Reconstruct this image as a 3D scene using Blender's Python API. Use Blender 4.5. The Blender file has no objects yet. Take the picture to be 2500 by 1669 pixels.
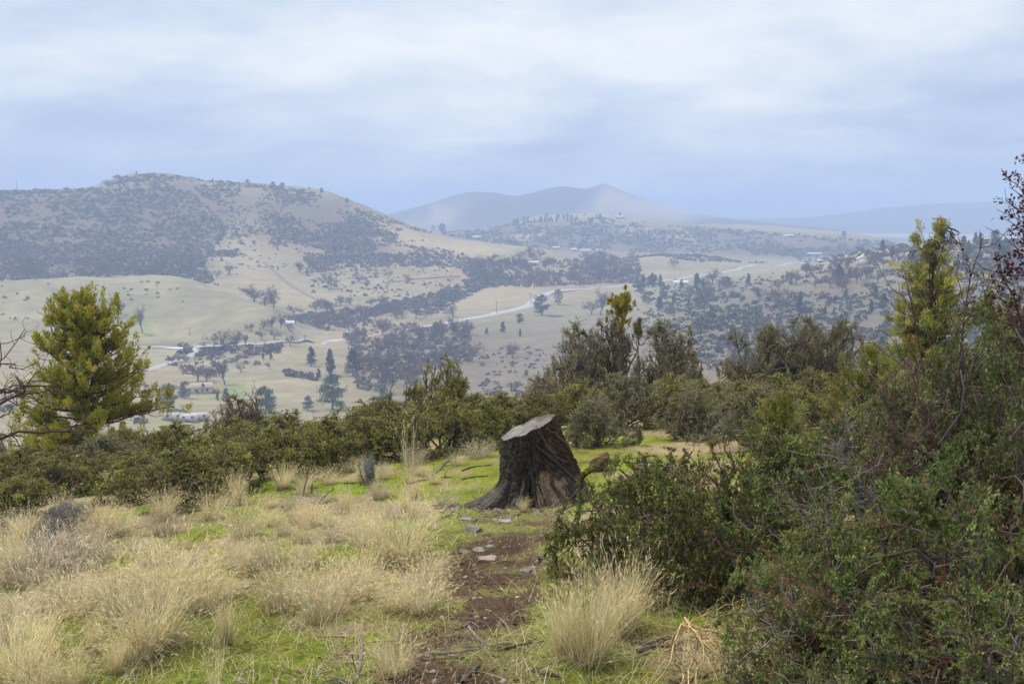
import bpy, bmesh, math, random
import numpy as np
from mathutils import Vector, Matrix

scene = bpy.context.scene
COL = scene.collection

# ------------------------------------------------------------------ camera, sky, sun, exposure
EYE = 1.65                      # eye height above the ground under the camera
PITCH = math.radians(7.5)
FPX = 2453.0                    # focal length in pixels of a 2500 px wide frame
CX, CY = 1250.0, 834.5
cam_d = bpy.data.cameras.new('camera')
cam_d.sensor_width = 36.0
cam_d.lens = 36.0 * FPX / 2500.0
cam_d.clip_start = 0.05
cam_d.clip_end = 30000
cam = bpy.data.objects.new('camera', cam_d)
cam.location = (0, 0, EYE)
cam.rotation_euler = (math.pi / 2 - PITCH, 0, 0)
COL.objects.link(cam)
scene.camera = cam

SUN_EL, SUN_AZ = math.radians(57), math.radians(290)   # azimuth clockwise from +Y: high, from the left
world = bpy.data.worlds.new('World')
scene.world = world
world.use_nodes = True
wt = world.node_tree
wt.nodes.clear()


def wn(kind, **kw):
    n = wt.nodes.new(kind)
    for k, v in kw.items():
        setattr(n, k, v)
    return n


def wmath(op, a, b=None, clamp=False):
    n = wn('ShaderNodeMath', operation=op, use_clamp=clamp)
    for i, s in enumerate((a, b)):
        if s is None:
            continue
        if isinstance(s, (int, float)):
            n.inputs[i].default_value = s
        else:
            wt.links.new(s, n.inputs[i])
    return n.outputs[0]


sky = wn('ShaderNodeTexSky', sky_type='NISHITA')
sky.sun_disc = False
sky.sun_elevation = SUN_EL
sky.sun_rotation = SUN_AZ
bg_sky = wn('ShaderNodeBackground')
bg_sky.inputs['Strength'].default_value = 0.10
wt.links.new(sky.outputs[0], bg_sky.inputs['Color'])
tc = wn('ShaderNodeTexCoord')
sep = wn('ShaderNodeSeparateXYZ')
wt.links.new(tc.outputs['Generated'], sep.inputs[0])
zz = wmath('MAXIMUM', sep.outputs['Z'], 0.0)
den = wmath('ADD', zz, 0.21)
u = wmath('DIVIDE', sep.outputs['X'], den)
v = wmath('DIVIDE', sep.outputs['Y'], den)
comb = wn('ShaderNodeCombineXYZ')
wt.links.new(u, comb.inputs[0])
wt.links.new(v, comb.inputs[1])


def wnoise(scale, detail, rough, off, dist=0.0, stretch=1.0):
    mp = wn('ShaderNodeMapping')
    mp.inputs['Location'].default_value = off
    mp.inputs['Scale'].default_value = (scale * stretch, scale, scale)
    wt.links.new(comb.outputs[0], mp.inputs['Vector'])
    n = wn('ShaderNodeTexNoise')
    n.inputs['Scale'].default_value = 1.0
    n.inputs['Detail'].default_value = detail
    n.inputs['Roughness'].default_value = rough
    n.inputs['Distortion'].default_value = dist
    wt.links.new(mp.outputs[0], n.inputs['Vector'])
    return n.outputs['Fac']


big = wnoise(0.55, 4, 0.5, (3.1, 1.7, 0.3), 0.3, 1.0)
fine = wnoise(2.0, 8, 0.58, (7.3, 4.1, 2.2), 0.25, 0.9)
cl = wmath('ADD', wmath('MULTIPLY', big, 0.62), wmath('MULTIPLY', fine, 0.38))
# the deck is thinner and bluer towards the horizon
ramp = wn('ShaderNodeValToRGB')
cr = ramp.color_ramp
cr.elements[0].position = 0.40
cr.elements[0].color = (0.36, 0.43, 0.58, 1)
cr.elements[1].position = 0.62
cr.elements[1].color = (0.70, 0.72, 0.74, 1)
e = cr.elements.new(0.46)
e.color = (0.43, 0.50, 0.63, 1)
e = cr.elements.new(0.53)
e.color = (0.54, 0.60, 0.68, 1)
bias = wmath('SUBTRACT', wmath('MULTIPLY', wmath('MINIMUM', zz, 0.22), 0.55), 0.03)
wt.links.new(wmath('ADD', cl, bias), ramp.inputs[0])
bg_cloud = wn('ShaderNodeBackground')
bg_cloud.inputs['Strength'].default_value = 1.0
# the deck whitens overhead, away from the blue air near the horizon
hi_ = wn('ShaderNodeMapRange', interpolation_type='SMOOTHSTEP')
hi_.inputs['From Min'].default_value = 0.16
hi_.inputs['From Max'].default_value = 0.55
wt.links.new(zz, hi_.inputs['Value'])
whiten = wn('ShaderNodeMix', data_type='RGBA', blend_type='MIX')
wt.links.new(wmath('MULTIPLY', hi_.outputs[0], 0.85), whiten.inputs[0])
wt.links.new(ramp.outputs[0], whiten.inputs[6])
whiten.inputs[7].default_value = (0.86, 0.84, 0.80, 1)
wt.links.new(whiten.outputs[2], bg_cloud.inputs['Color'])
mixw = wn('ShaderNodeMixShader')
mixw.inputs[0].default_value = 0.96
wt.links.new(bg_sky.outputs[0], mixw.inputs[1])
wt.links.new(bg_cloud.outputs[0], mixw.inputs[2])
wo = wn('ShaderNodeOutputWorld')
wt.links.new(mixw.outputs[0], wo.inputs['Surface'])

sun_d = bpy.data.lights.new('sun', 'SUN')
sun_d.energy = 2.8
sun_d.angle = math.radians(11)
sun_d.color = (1.0, 0.93, 0.82)
sun = bpy.data.objects.new('sun', sun_d)
sdir = Vector((math.sin(SUN_AZ) * math.cos(SUN_EL), math.cos(SUN_AZ) * math.cos(SUN_EL), math.sin(SUN_EL)))
sun.rotation_euler = sdir.to_track_quat('Z', 'Y').to_euler()
sun.location = (0, 0, 60)
COL.objects.link(sun)

vs = scene.view_settings
vs.view_transform = 'Standard'
vs.look = 'None'
vs.exposure = 0.45
vs.gamma = 1.0
vs.use_curve_mapping = False
scene.render.engine = 'CYCLES'
scene.cycles.use_denoising = True
scene.cycles.max_bounces = 4
scene.cycles.diffuse_bounces = 2
scene.cycles.glossy_bounces = 2
scene.cycles.transmission_bounces = 4
scene.cycles.volume_bounces = 1
scene.cycles.transparent_max_bounces = 8

# ------------------------------------------------------------------ helpers
rng = np.random.default_rng(11)
random.seed(5)


def norm(a):
    return a / np.maximum(np.linalg.norm(a, axis=-1, keepdims=True), 1e-9)


def vnoise(x, y, seed=0):
    """smooth 2-D value noise in 0..1, vectorised"""
    xi = np.floor(x).astype(np.int64)
    yi = np.floor(y).astype(np.int64)
    xf, yf = x - xi, y - yi
    xf = xf * xf * (3 - 2 * xf)
    yf = yf * yf * (3 - 2 * yf)

    def h(a, b):
        n = (a * 374761393 + b * 668265263 + seed * 974634777) & 0xFFFFFFFF
        n = ((n ^ (n >> 13)) * 1274126177) & 0xFFFFFFFF
        n = n ^ (n >> 16)
        return (n & 0xFFFF) / 65535.0
    a = h(xi, yi) * (1 - xf) + h(xi + 1, yi) * xf
    b = h(xi, yi + 1) * (1 - xf) + h(xi + 1, yi + 1) * xf
    return a * (1 - yf) + b * yf


def fbm(x, y, octv=4, seed=0, rough=0.5):
    s, a, t = 0.0, 1.0, 0.0
    for o in range(octv):
        s = s + a * vnoise(x * 2 ** o + 17.3 * o, y * 2 ** o - 9.1 * o, seed + o)
        t += a
        a *= rough
    return s / t


def lin(r, g, b):
    """an sRGB 0-255 triple to linear"""
    o = []
    for c in (r, g, b):
        c /= 255.0
        o.append(c / 12.92 if c <= 0.04045 else ((c + 0.055) / 1.055) ** 2.4)
    return np.array(o)


class MB:
    """collects vertices, faces and colours as numpy arrays"""

    def __init__(self):
        self.v, self.c, self.q, self.t, self.n = [], [], [], [], 0

    def add(self, v, quads=None, tris=None, col=(0.5, 0.5, 0.5)):
        v = np.asarray(v, dtype=np.float32).reshape(-1, 3)
        c = np.asarray(col, dtype=np.float32)
        if c.ndim == 1:
            c = np.broadcast_to(c, (len(v), 3))
        self.v.append(v)
        self.c.append(c.reshape(-1, 3))
        if quads is not None and len(quads):
            self.q.append(np.asarray(quads, dtype=np.int32).reshape(-1, 4) + self.n)
        if tris is not None and len(tris):
            self.t.append(np.asarray(tris, dtype=np.int32).reshape(-1, 3) + self.n)
        self.n += len(v)

    def mesh(self, name, mat=None, smooth=False):
        v = np.concatenate(self.v)
        c = np.concatenate(self.c)
        q = np.concatenate(self.q) if self.q else np.zeros((0, 4), np.int32)
        t = np.concatenate(self.t) if self.t else np.zeros((0, 3), np.int32)
        me = bpy.data.meshes.new(name)
        me.vertices.add(len(v))
        me.vertices.foreach_set('co', v.ravel())
        nl = len(q) * 4 + len(t) * 3
        me.loops.add(nl)
        me.loops.foreach_set('vertex_index', np.concatenate([q.ravel(), t.ravel()]).astype(np.int32))
        me.polygons.add(len(q) + len(t))
        starts = np.concatenate([np.arange(len(q)) * 4, len(q) * 4 + np.arange(len(t)) * 3]).astype(np.int32)
        me.polygons.foreach_set('loop_start', starts)
        if smooth:
            me.polygons.foreach_set('use_smooth', np.ones(len(starts), dtype=bool))
        a = me.color_attributes.new('Col', 'FLOAT_COLOR', 'POINT')
        a.data.foreach_set('color', np.concatenate([c, np.ones((len(c), 1), np.float32)], 1).astype(np.float32).ravel())
        me.update(calc_edges=True)
        me.validate()
        if mat is not None:
            me.materials.append(mat)
        return me


def link(name, data, parent=None, loc=(0, 0, 0), rotz=0.0, scale=1.0):
    o = bpy.data.objects.new(name, data)
    COL.objects.link(o)
    o.location = loc
    o.rotation_euler = (0, 0, rotz)
    o.scale = (scale, scale, scale) if isinstance(scale, (int, float)) else scale
    if parent is not None:
        o.parent = parent
    return o


def tag(o, label, cat, group=None, kind=None):
    if label:
        o['label'] = label
    if cat:
        o['category'] = cat
    if group:
        o['group'] = group
    if kind:
        o['kind'] = kind
    return o


def structure(o, label=None):
    o['kind'] = 'structure'
    if label:
        o['label'] = label
    return o


def assembled(name, parts, label, cat, loc, rotz=0.0, scale=1.0, group=None):
    """an Empty at the thing's base; parts is a list of (part name, mesh)"""
    r = link(name, None, None, loc, rotz, scale)
    tag(r, label, cat, group)
    for pn, me in parts:
        link(pn, me, r)
    return r


# ---- geometry generators
def tubes(mb, P, R, sides=3, col=(0.2, 0.2, 0.2)):
    """P (n,k,3) polylines, R (n,k) radii; colour (3,), (n,3) or (n,k,3)"""
    P = np.asarray(P, float)
    n, k, _ = P.shape
    T = norm(np.gradient(P, axis=1))
    ref = np.where(np.abs(T[..., 2:3]) > 0.9, np.array([1.0, 0, 0]), np.array([0, 0, 1.0]))
    A = norm(np.cross(T, ref))
    B = np.cross(T, A)
    ang = np.arange(sides) * 2 * math.pi / sides
    ca, sa = np.cos(ang), np.sin(ang)
    V = P[:, :, None, :] + np.asarray(R)[:, :, None, None] * (A[:, :, None, :] * ca[:, None] + B[:, :, None, :] * sa[:, None])
    idx = np.arange(n * k * sides).reshape(n, k, sides)
    a = idx[:, :-1, :]
    b = idx[:, 1:, :]
    q = np.stack([a, np.roll(a, -1, 2), np.roll(b, -1, 2), b], -1).reshape(-1, 4)
    c = np.asarray(col, float)
    if c.ndim == 2:
        c = np.broadcast_to(c[:, None, None, :], (n, k, sides, 3))
    elif c.ndim == 3:
        c = np.broadcast_to(c[:, :, None, :], (n, k, sides, 3))
    else:
        c = np.broadcast_to(c, (n, k, sides, 3))
    mb.add(V, quads=q, col=c.reshape(-1, 3))
    if sides > 3:
        tip = idx[:, -1, :]
        for j in range(1, sides - 1):
            mb.t.append((np.stack([tip[:, 0], tip[:, j], tip[:, j + 1]], -1) + mb.n - n * k * sides).astype(np.int32))


def along(P, i, t):
    n, k, _ = P.shape
    f = np.clip(t, 0, 0.9999) * (k - 1)
    a = f.astype(int)
    w = (f - a)[:, None]
    p = P[i, a] * (1 - w) + P[i, a + 1] * w
    d = norm(P[i, a + 1] - P[i, a])
    return p, d


def grow(P, n, tr, lr, k, g, spread=1.0, up=0.2, jit=0.08, w=None, keep=0.8, curl=0.0):
    """n children sprouting from polylines P"""
    m = len(P)
    i = g.choice(m, n, p=w) if w is not None else g.integers(0, m, n)
    t = g.uniform(tr[0], tr[1], n)
    p, d = along(P, i, t)
    dr = norm(d * keep + norm(g.normal(size=(n, 3))) * spread + np.array([0, 0, up]))
    L = g.uniform(lr[0], lr[1], n)
    s = np.linspace(0, 1, k)
    Q = p[:, None, :] + dr[:, None, :] * (L[:, None] * s)[..., None]
    J = np.cumsum(g.normal(size=(n, k, 3)) * (s > 0)[None, :, None], axis=1) * (L * jit)[:, None, None]
    Q = Q + J
    Q[..., 2] += curl * (L[:, None] * s ** 2)
    return Q, i, t


def leaves(mb, p, d, g, ln, wd, col, cup=0.0):
    """rhombic leaf quads at p pointing along d"""
    n = len(p)
    r = norm(np.cross(d, norm(g.normal(size=(n, 3)))))
    nn = np.cross(d, r)
    L = g.uniform(ln[0], ln[1], n)[:, None]
    W = g.uniform(wd[0], wd[1], n)[:, None] * 0.5
    a = p
    b = p + d * L * 0.55 + r * W + nn * L * cup
    c = p + d * L
    e = p + d * L * 0.55 - r * W + nn * L * cup
    V = np.stack([a, b, c, e], 1)
    q = np.arange(4 * n).reshape(n, 4)
    C = np.broadcast_to(np.asarray(col)[:, None, :], (n, 4, 3))
    mb.add(V, quads=q, col=C.reshape(-1, 3))


def blades(mb, p, az, lean, ln, wd, bend, segs, c0, c1, g):
    """grass blades: ribbons that bend over, coloured from c0 (base) to c1 (tip)"""
    n = len(p)
    s = np.linspace(0, 1, segs + 1)
    th = lean[:, None] + bend[:, None] * s[None, :] ** 1.4           # angle from vertical
    step = (ln / segs)[:, None]
    hx = np.cumsum(np.sin(th) * step, 1) - np.sin(th[:, :1]) * step
    hz = np.cumsum(np.cos(th) * step, 1) - np.cos(th[:, :1]) * step
    dirx, diry = np.cos(az)[:, None], np.sin(az)[:, None]
    twist = az + g.uniform(0.5, 2.6, n)
    C = np.stack([p[:, 0:1] + hx * dirx, p[:, 1:2] + hx * diry, p[:, 2:3] + hz], -1)
    W = (wd[:, None] * (1 - 0.75 * s[None, :]))[..., None] * 0.5
    side = np.stack([np.cos(twist), np.sin(twist), np.zeros(n)], -1)[:, None, :]
    V = np.stack([C - side * W, C + side * W], 2)
    idx = np.arange(n * (segs + 1) * 2).reshape(n, segs + 1, 2)
    q = np.stack([idx[:, :-1, 0], idx[:, :-1, 1], idx[:, 1:, 1], idx[:, 1:, 0]], -1).reshape(-1, 4)
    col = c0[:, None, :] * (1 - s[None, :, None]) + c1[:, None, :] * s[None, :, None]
    mb.add(V, quads=q, col=np.repeat(col[:, :, None, :], 2, 2).reshape(-1, 3))
    return C[:, -1], norm(C[:, -1] - C[:, -2])


def pal(cols, n, g, var=0.18):
    cols = np.asarray(cols)
    c = cols[g.integers(0, len(cols), n)]
    return np.clip(c * g.uniform(1 - var, 1 + var, (n, 1)) * g.uniform(0.94, 1.06, (n, 3)), 0, 1)


# ---- materials
def material(name, rough=0.8, spec=0.2, transl=0.0, nscale=0.0, namp=0.0, bump=0.0, bscale=40.0, objvar=0.0, base=None, bdist=0.02):
    m = bpy.data.materials.new(name)
    m.use_nodes = True
    nt = m.node_tree
    b = nt.nodes['Principled BSDF']
    b.inputs['Roughness'].default_value = rough
    b.inputs['Specular IOR Level'].default_value = spec
    if base is None:
        at_ = nt.nodes.new('ShaderNodeAttribute')
        at_.attribute_name = 'Col'
        col = at_.outputs['Color']
    else:
        rgb = nt.nodes.new('ShaderNodeRGB')
        rgb.outputs[0].default_value = (*base, 1)
        col = rgb.outputs[0]
    geo = nt.nodes.new('ShaderNodeTexCoord')
    if namp > 0:
        nz = nt.nodes.new('ShaderNodeTexNoise')
        nz.inputs['Scale'].default_value = nscale
        nz.inputs['Detail'].default_value = 5
        nz.inputs['Roughness'].default_value = 0.6
        nt.links.new(geo.outputs['Object'], nz.inputs['Vector'])
        mr = nt.nodes.new('ShaderNodeMapRange')
        mr.inputs['From Min'].default_value = 0.3
        mr.inputs['From Max'].default_value = 0.7
        mr.inputs['To Min'].default_value = 1 - namp
        mr.inputs['To Max'].default_value = 1 + namp
        nt.links.new(nz.outputs['Fac'], mr.inputs['Value'])
        mul = nt.nodes.new('ShaderNodeVectorMath')
        mul.operation = 'SCALE'
        nt.links.new(col, mul.inputs[0])
        nt.links.new(mr.outputs[0], mul.inputs['Scale'])
        col = mul.outputs[0]
    if objvar > 0:
        oi = nt.nodes.new('ShaderNodeObjectInfo')
        mr2 = nt.nodes.new('ShaderNodeMapRange')
        mr2.inputs['To Min'].default_value = 1 - objvar
        mr2.inputs['To Max'].default_value = 1 + objvar
        nt.links.new(oi.outputs['Random'], mr2.inputs['Value'])
        mul2 = nt.nodes.new('ShaderNodeVectorMath')
        mul2.operation = 'SCALE'
        nt.links.new(col, mul2.inputs[0])
        nt.links.new(mr2.outputs[0], mul2.inputs['Scale'])
        col = mul2.outputs[0]
    nt.links.new(col, b.inputs['Base Color'])
    if bump > 0:
        n2 = nt.nodes.new('ShaderNodeTexNoise')
        n2.inputs['Scale'].default_value = bscale
        n2.inputs['Detail'].default_value = 6
        n2.inputs['Roughness'].default_value = 0.65
        nt.links.new(geo.outputs['Object'], n2.inputs['Vector'])
        bp = nt.nodes.new('ShaderNodeBump')
        bp.inputs['Strength'].default_value = bump
        bp.inputs['Distance'].default_value = bdist
        nt.links.new(n2.outputs['Fac'], bp.inputs['Height'])
        nt.links.new(bp.outputs[0], b.inputs['Normal'])
    if transl > 0:
        tr = nt.nodes.new('ShaderNodeBsdfTranslucent')
        nt.links.new(col, tr.inputs['Color'])
        mx = nt.nodes.new('ShaderNodeMixShader')
        mx.inputs[0].default_value = transl
        nt.links.new(b.outputs[0], mx.inputs[1])
        nt.links.new(tr.outputs[0], mx.inputs[2])
        nt.links.new(mx.outputs[0], nt.nodes['Material Output'].inputs['Surface'])
    return m


M_leaf = material('shrub_leaf', 0.5, 0.35, 0.40, objvar=0.18)
M_wood = material('shrub_wood', 0.85, 0.15, 0.0, objvar=0.1)
M_grass = material('dry_grass', 0.7, 0.25, 0.42, objvar=0.12)
M_needle = material('juniper_foliage', 0.6, 0.25, 0.3)
M_bark = material('bark', 0.95, 0.1, 0.0, 6, 0.3, 0.6, 30)
M_far_leaf = material('distant_foliage', 0.9, 0.05, 0.0, objvar=0.22)
M_far_wood = material('distant_twigs', 0.95, 0.05, 0.0, objvar=0.2)

# ------------------------------------------------------------------ terrain: one sheet out to the horizon
CP, SP = math.cos(PITCH), math.sin(PITCH)


def ray(px, py):
    """horizontal azimuth (x/y angle) and tangent of elevation of the line of sight"""
    uu = (np.asarray(px, float) - CX) / FPX
    vv = (CY - np.asarray(py, float)) / FPX
    x, y, z = uu, CP + vv * SP, -SP + vv * CP
    return np.arctan2(x, y), z / np.hypot(x, y)


def near_z(x, y):
    """the hillside the photographer stands on, relative to the eye"""
    d = np.hypot(x, np.maximum(y, 0))
    d2 = np.minimum(d, 45.0)
    z = -EYE - 0.10 * d2 - 0.0016 * d2 ** 2
    z = z - np.maximum(d - 45, 0) * 0.244 - 0.00045 * np.maximum(d - 45, 0) ** 2
    return z + 0.06 * np.clip(x, -14, 14) * np.clip(1.3 - d / 120, 0.3, 1)


CPTS = []
for az in np.linspace(-0.9, 0.9, 13):
    for d in (50, 75, 105, 140):
        z = near_z(np.sin(az) * d, np.cos(az) * d)
        CPTS.append((az, d, float(z)))
    right = np.clip((az - 0.12) / 0.3, 0, 1)
    CPTS.append((az, 220, -60 + 4 * right))
    CPTS.append((az, 300, -82 + 14 * right))
PIX = [
    # valley floor, left and centre
    (-500, 1010, 425), (-200, 1010, 425), (0, 1010, 425), (300, 1010, 425), (600, 1010, 425), (900, 1005, 430), (1200, 970, 440), (1450, 940, 450),
    (-300, 940, 520), (0, 940, 520), (300, 940, 520), (600, 940, 520), (900, 940, 510), (1200, 900, 560), (1400, 890, 540),
    (-300, 860, 640), (0, 860, 640), (470, 852, 650), (800, 840, 660), (1100, 850, 630), (1350, 850, 620),
    (1100, 780, 790), (1350, 780, 780), (1550, 790, 700), (-300, 765, 740), (0, 765, 740), (250, 765, 740), (450, 795, 705), (700, 800, 720),
    # crest of the pale knoll
    (-300, 700, 790), (-100, 695, 795), (70, 690, 800), (200, 679, 820), (360, 672, 830), (430, 674, 830), (490, 689, 810), (560, 714, 775), (640, 745, 740), (690, 764, 720),
    # beyond the knoll
    (-300, 665, 980), (0, 662, 980), (200, 655, 985), (400, 652, 985), (560, 700, 905), (700, 742, 860), (820, 760, 850),
    (800, 700, 950), (950, 700, 960), (1000, 650, 1060), (800, 650, 1050), (1150, 690, 980), (1000, 780, 800),
    # face of the big hill
    (-300, 600, 1080), (0, 600, 1080), (0, 540, 1180), (200, 600, 1080), (200, 530, 1200), (400, 600, 1090), (400, 520, 1220),
    (600, 605, 1090), (600, 520, 1220), (800, 600, 1120), (800, 545, 1215), (950, 600, 1150), (1100, 610, 1190),
    # centre, the road's bench
    (1200, 650, 1080), (1320, 724, 900), (1450, 700, 960), (1600, 690, 965), (1750, 668, 1120), (1884, 649, 1230), (1500, 650, 1150), (1400, 626, 1260), (1600, 626, 1280), (1720, 626, 1300),
    # mesa
    (1090, 565, 1800), (1250, 546, 1950), (1300, 533, 2050), (1400, 526, 2100), (1490, 523, 2100), (1600, 533, 2100), (1660, 547, 2070), (1740, 547, 2000), (1860, 553, 1950), (2020, 571, 1800), (2160, 588, 1700),
    (1300, 603, 1650), (1500, 608, 1650), (1700, 612, 1650), (1900, 614, 1600),
    # slopes and ridge to the right
    (1600, 870, 510), (1700, 885, 430), (1900, 905, 400), (2100, 905, 390), (2300, 905, 380), (2600, 900, 380), (1700, 800, 560), (1900, 800, 540), (2100, 780, 540), (2300, 760, 520), (2600, 740, 520),
    (1800, 705, 800), (2000, 700, 700), (2200, 680, 680), (2400, 640, 660), (2600, 620, 660), (2050, 626, 950), (2154, 611, 900), (2300, 601, 800), (2400, 590, 800), (2500, 582, 800), (2700, 572, 800), (3000, 572, 800),
]
RIDGE = [(-700, 500), (-400, 490), (-200, 474), (0, 466), (160, 465), (250, 455), (290, 434), (362, 424), (436, 428), (462, 438), (596, 448), (745, 463),
         (809, 477), (851, 496), (905, 512), (958, 533), (1022, 554), (1075, 570), (1171, 588), (1277, 602), (1341, 612)]
for i, (x, y) in enumerate(RIDGE):
    PIX.append((x, y, 1350 - max(0, x - 450) * 0.1))
for (x, y, d) in PIX:
    az, t = ray(x, y)
    CPTS.append((float(az), d, float(t * d)))
for (x, y, d) in ((70, 702, 880), (200, 690, 900), (360, 684, 905), (470, 700, 885), (560, 722, 850)):   # the gully behind the knoll
    az, t = ray(x, y)
    CPTS.append((float(az), d, float(t * d)))
for x in range(-700, 1400, 150):
    az, t = ray(x, 500)
    CPTS.append((float(az), 1750, -40.0))
    CPTS.append((float(az), 2300, -85.0))
for x in range(1100, 2300, 150):
    az, t = ray(x, 600)
    CPTS.append((float(az), 1480, -76.0))
    CPTS.append((float(az), 2550, -72.0))
for x in range(2250, 3300, 150):
    az, t = ray(x, 600)
    CPTS.append((float(az), 1150, -50.0))
    CPTS.append((float(az), 1800, -72.0))
    CPTS.append((float(az), 2550, -80.0))
for x in range(-900, 3500, 300):
    az, t = ray(x, 560)
    for d in (3200, 5000, 9000):
        CPTS.append((float(az), d, -84.0))
CPTS = np.array(CPTS)
KA = 2.6


def _phi(r2):
    return np.where(r2 > 1e-12, 0.5 * r2 * np.log(np.maximum(r2, 1e-12)), 0.0)


cu, cv, ct = CPTS[:, 0] * KA, np.log(CPTS[:, 1]), CPTS[:, 2] / CPTS[:, 1]
N = len(cu)
Kmat = _phi((cu[:, None] - cu) ** 2 + (cv[:, None] - cv) ** 2) + np.eye(N) * 1e-4
Pm = np.stack([np.ones(N), cu, cv], 1)
Amat = np.block([[Kmat, Pm], [Pm.T, np.zeros((3, 3))]])
sol = np.linalg.solve(Amat, np.concatenate([ct, np.zeros(3)]))


def tps(az, d):
    uu, vv = az * KA, np.log(d)
    out = sol[N] + sol[N + 1] * uu + sol[N + 2] * vv
    for i in range(N):
        out = out + sol[i] * _phi((uu - cu[i]) ** 2 + (vv - cv[i]) ** 2)
    return out * d


# the mountain and the far range: crest lines read off their skylines, at their own distance
MT = np.array([(860, 540), (900, 531), (947, 524), (1000, 513), (1048, 501), (1110, 480), (1149, 471), (1203, 471), (1235, 477), (1266, 479), (1310, 468), (1357, 455), (1390, 456), (1426, 461), (1450, 455), (1474, 447), (1500, 456),
               (1543, 474), (1618, 500), (1703, 521), (1809, 537), (1915, 548), (2050, 560)], float)
MAZ, MTT = ray(MT[:, 0], MT[:, 1])
FR = np.array([(1500, 560), (1700, 545), (1800, 536), (1900, 533), (1980, 530), (2060, 521), (2150, 508), (2250, 498), (2350, 494), (2500, 488), (2700, 484), (3000, 480)], float)
FAZ, FTT = ray(FR[:, 0], FR[:, 1])


def rel_z(az, d):
    x, y = np.sin(az) * d, np.cos(az) * d
    zn = near_z(x, y)
    zf = tps(az, np.maximum(d, 40))
    w = np.clip((d - 50) / 70, 0, 1)
    w = w * w * (3 - 2 * w)
    z = zn * (1 - w) + zf * w
    # relief
    z = z + w * np.clip(d / 900, 0.1, 1) * (9.0 * (fbm(x / 170, y / 170, 4, 3) - 0.5) + 2.5 * (fbm(x / 40, y / 40, 3, 8) - 0.5)) * np.clip((d - 300) / 300, 0, 1)
    hm = np.interp(az, MAZ, MTT, left=-0.05, right=-0.05) * 3100 + 84
    sp = 1 + 0.25 * (fbm(x / 500, y / 900, 4, 21) - 0.5)
    z = np.where(d > 2500, z + np.maximum(hm, 0) * np.exp(-((d - 3100) / 300) ** 2 * sp), z)
    hf = np.interp(az, FAZ, FTT, left=-0.05) * 4400 + 84
    z = np.where(d > 3900, z + np.maximum(hf, 0) * np.exp(-((d - 4400) / 330) ** 2), z)
    # ground close by: hummocks and a slight hollow for the path
    nw = np.clip(1 - d / 40, 0, 1)
    z = z + nw * (0.16 * (fbm(x / 1.3, y / 1.3, 3, 5) - 0.5) + 0.05 * (fbm(x / 0.22, y / 0.22, 3, 6) - 0.5) + 0.02 * (fbm(x / 0.06, y / 0.06, 2, 9) - 0.5))
    return z


def logspace(a, b, f):
    n = max(2, int(round(math.log(b / a) / f)))
    return np.exp(np.linspace(math.log(a), math.log(b), n + 1))[:-1]


ROWS = np.concatenate([logspace(0.5, 3.0, 0.04), logspace(3.0, 13, 0.0085), logspace(13, 45, 0.02), logspace(45, 330, 0.045), logspace(330, 1420, 0.007), logspace(1420, 2500, 0.013), logspace(2500, 9500, 0.022), [9500.0]])
COLS = np.radians(np.concatenate([np.linspace(-85, -34, 26)[:-1], np.linspace(-34, 34, 440), np.linspace(34, 85, 26)[1:]]))
AZ, DD = np.meshgrid(COLS, ROWS)
ZG = np.empty_like(AZ)
for r0 in range(0, len(ROWS), 60):
    ZG[r0:r0 + 60] = rel_z(AZ[r0:r0 + 60], DD[r0:r0 + 60])
TG = ZG / DD
XG, YG = np.sin(AZ) * DD, np.cos(AZ) * DD
NC = len(COLS)


def gz(x, y):
    """ground height (world z) under x, y"""
    x, y = np.atleast_1d(np.asarray(x, float)), np.atleast_1d(np.asarray(y, float))
    az, d = np.arctan2(x, y), np.clip(np.hypot(x, y), ROWS[0], ROWS[-1] - 1)
    az = np.clip(az, COLS[0] + 1e-6, COLS[-1] - 1e-6)
    ci = np.clip(np.searchsorted(COLS, az) - 1, 0, NC - 2)
    ri = np.clip(np.searchsorted(ROWS, d) - 1, 0, len(ROWS) - 2)
    fc = (az - COLS[ci]) / (COLS[ci + 1] - COLS[ci])
    fr = (d - ROWS[ri]) / (ROWS[ri + 1] - ROWS[ri])
    z = (ZG[ri, ci] * (1 - fc) + ZG[ri, ci + 1] * fc) * (1 - fr) + (ZG[ri + 1, ci] * (1 - fc) + ZG[ri + 1, ci + 1] * fc) * fr
    return z + EYE


def at(px, py, dmin=2.0, dmax=9000.0):
    """where lines of sight meet the ground; rows of x, y, z (the crest when the line passes above it)"""
    px, py = np.atleast_1d(np.asarray(px, float)), np.atleast_1d(np.asarray(py, float))
    az, t = ray(px, py)
    ci = np.clip(np.searchsorted(COLS, az) - 1, 0, NC - 2)
    fc = (az - COLS[ci]) / (COLS[ci + 1] - COLS[ci])
    r0, r1 = np.searchsorted(ROWS, dmin), np.searchsorted(ROWS, dmax)
    out = np.empty((len(px), 3))
    for j in range(len(px)):
        prof = TG[r0:r1, ci[j]] * (1 - fc[j]) + TG[r0:r1, ci[j] + 1] * fc[j]
        hit = prof >= t[j]
        k = int(np.argmax(hit)) if hit.any() else int(np.argmax(prof))
        d = ROWS[r0 + k]
        if hit.any() and k > 0:
            a, b = prof[k - 1], prof[k]
            d = ROWS[r0 + k - 1] + (d - ROWS[r0 + k - 1]) * (t[j] - a) / max(b - a, 1e-9)
        out[j] = (math.sin(az[j]) * d, math.cos(az[j]) * d, 0)
    out[:, 2] = gz(out[:, 0], out[:, 1])
    return out


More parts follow.
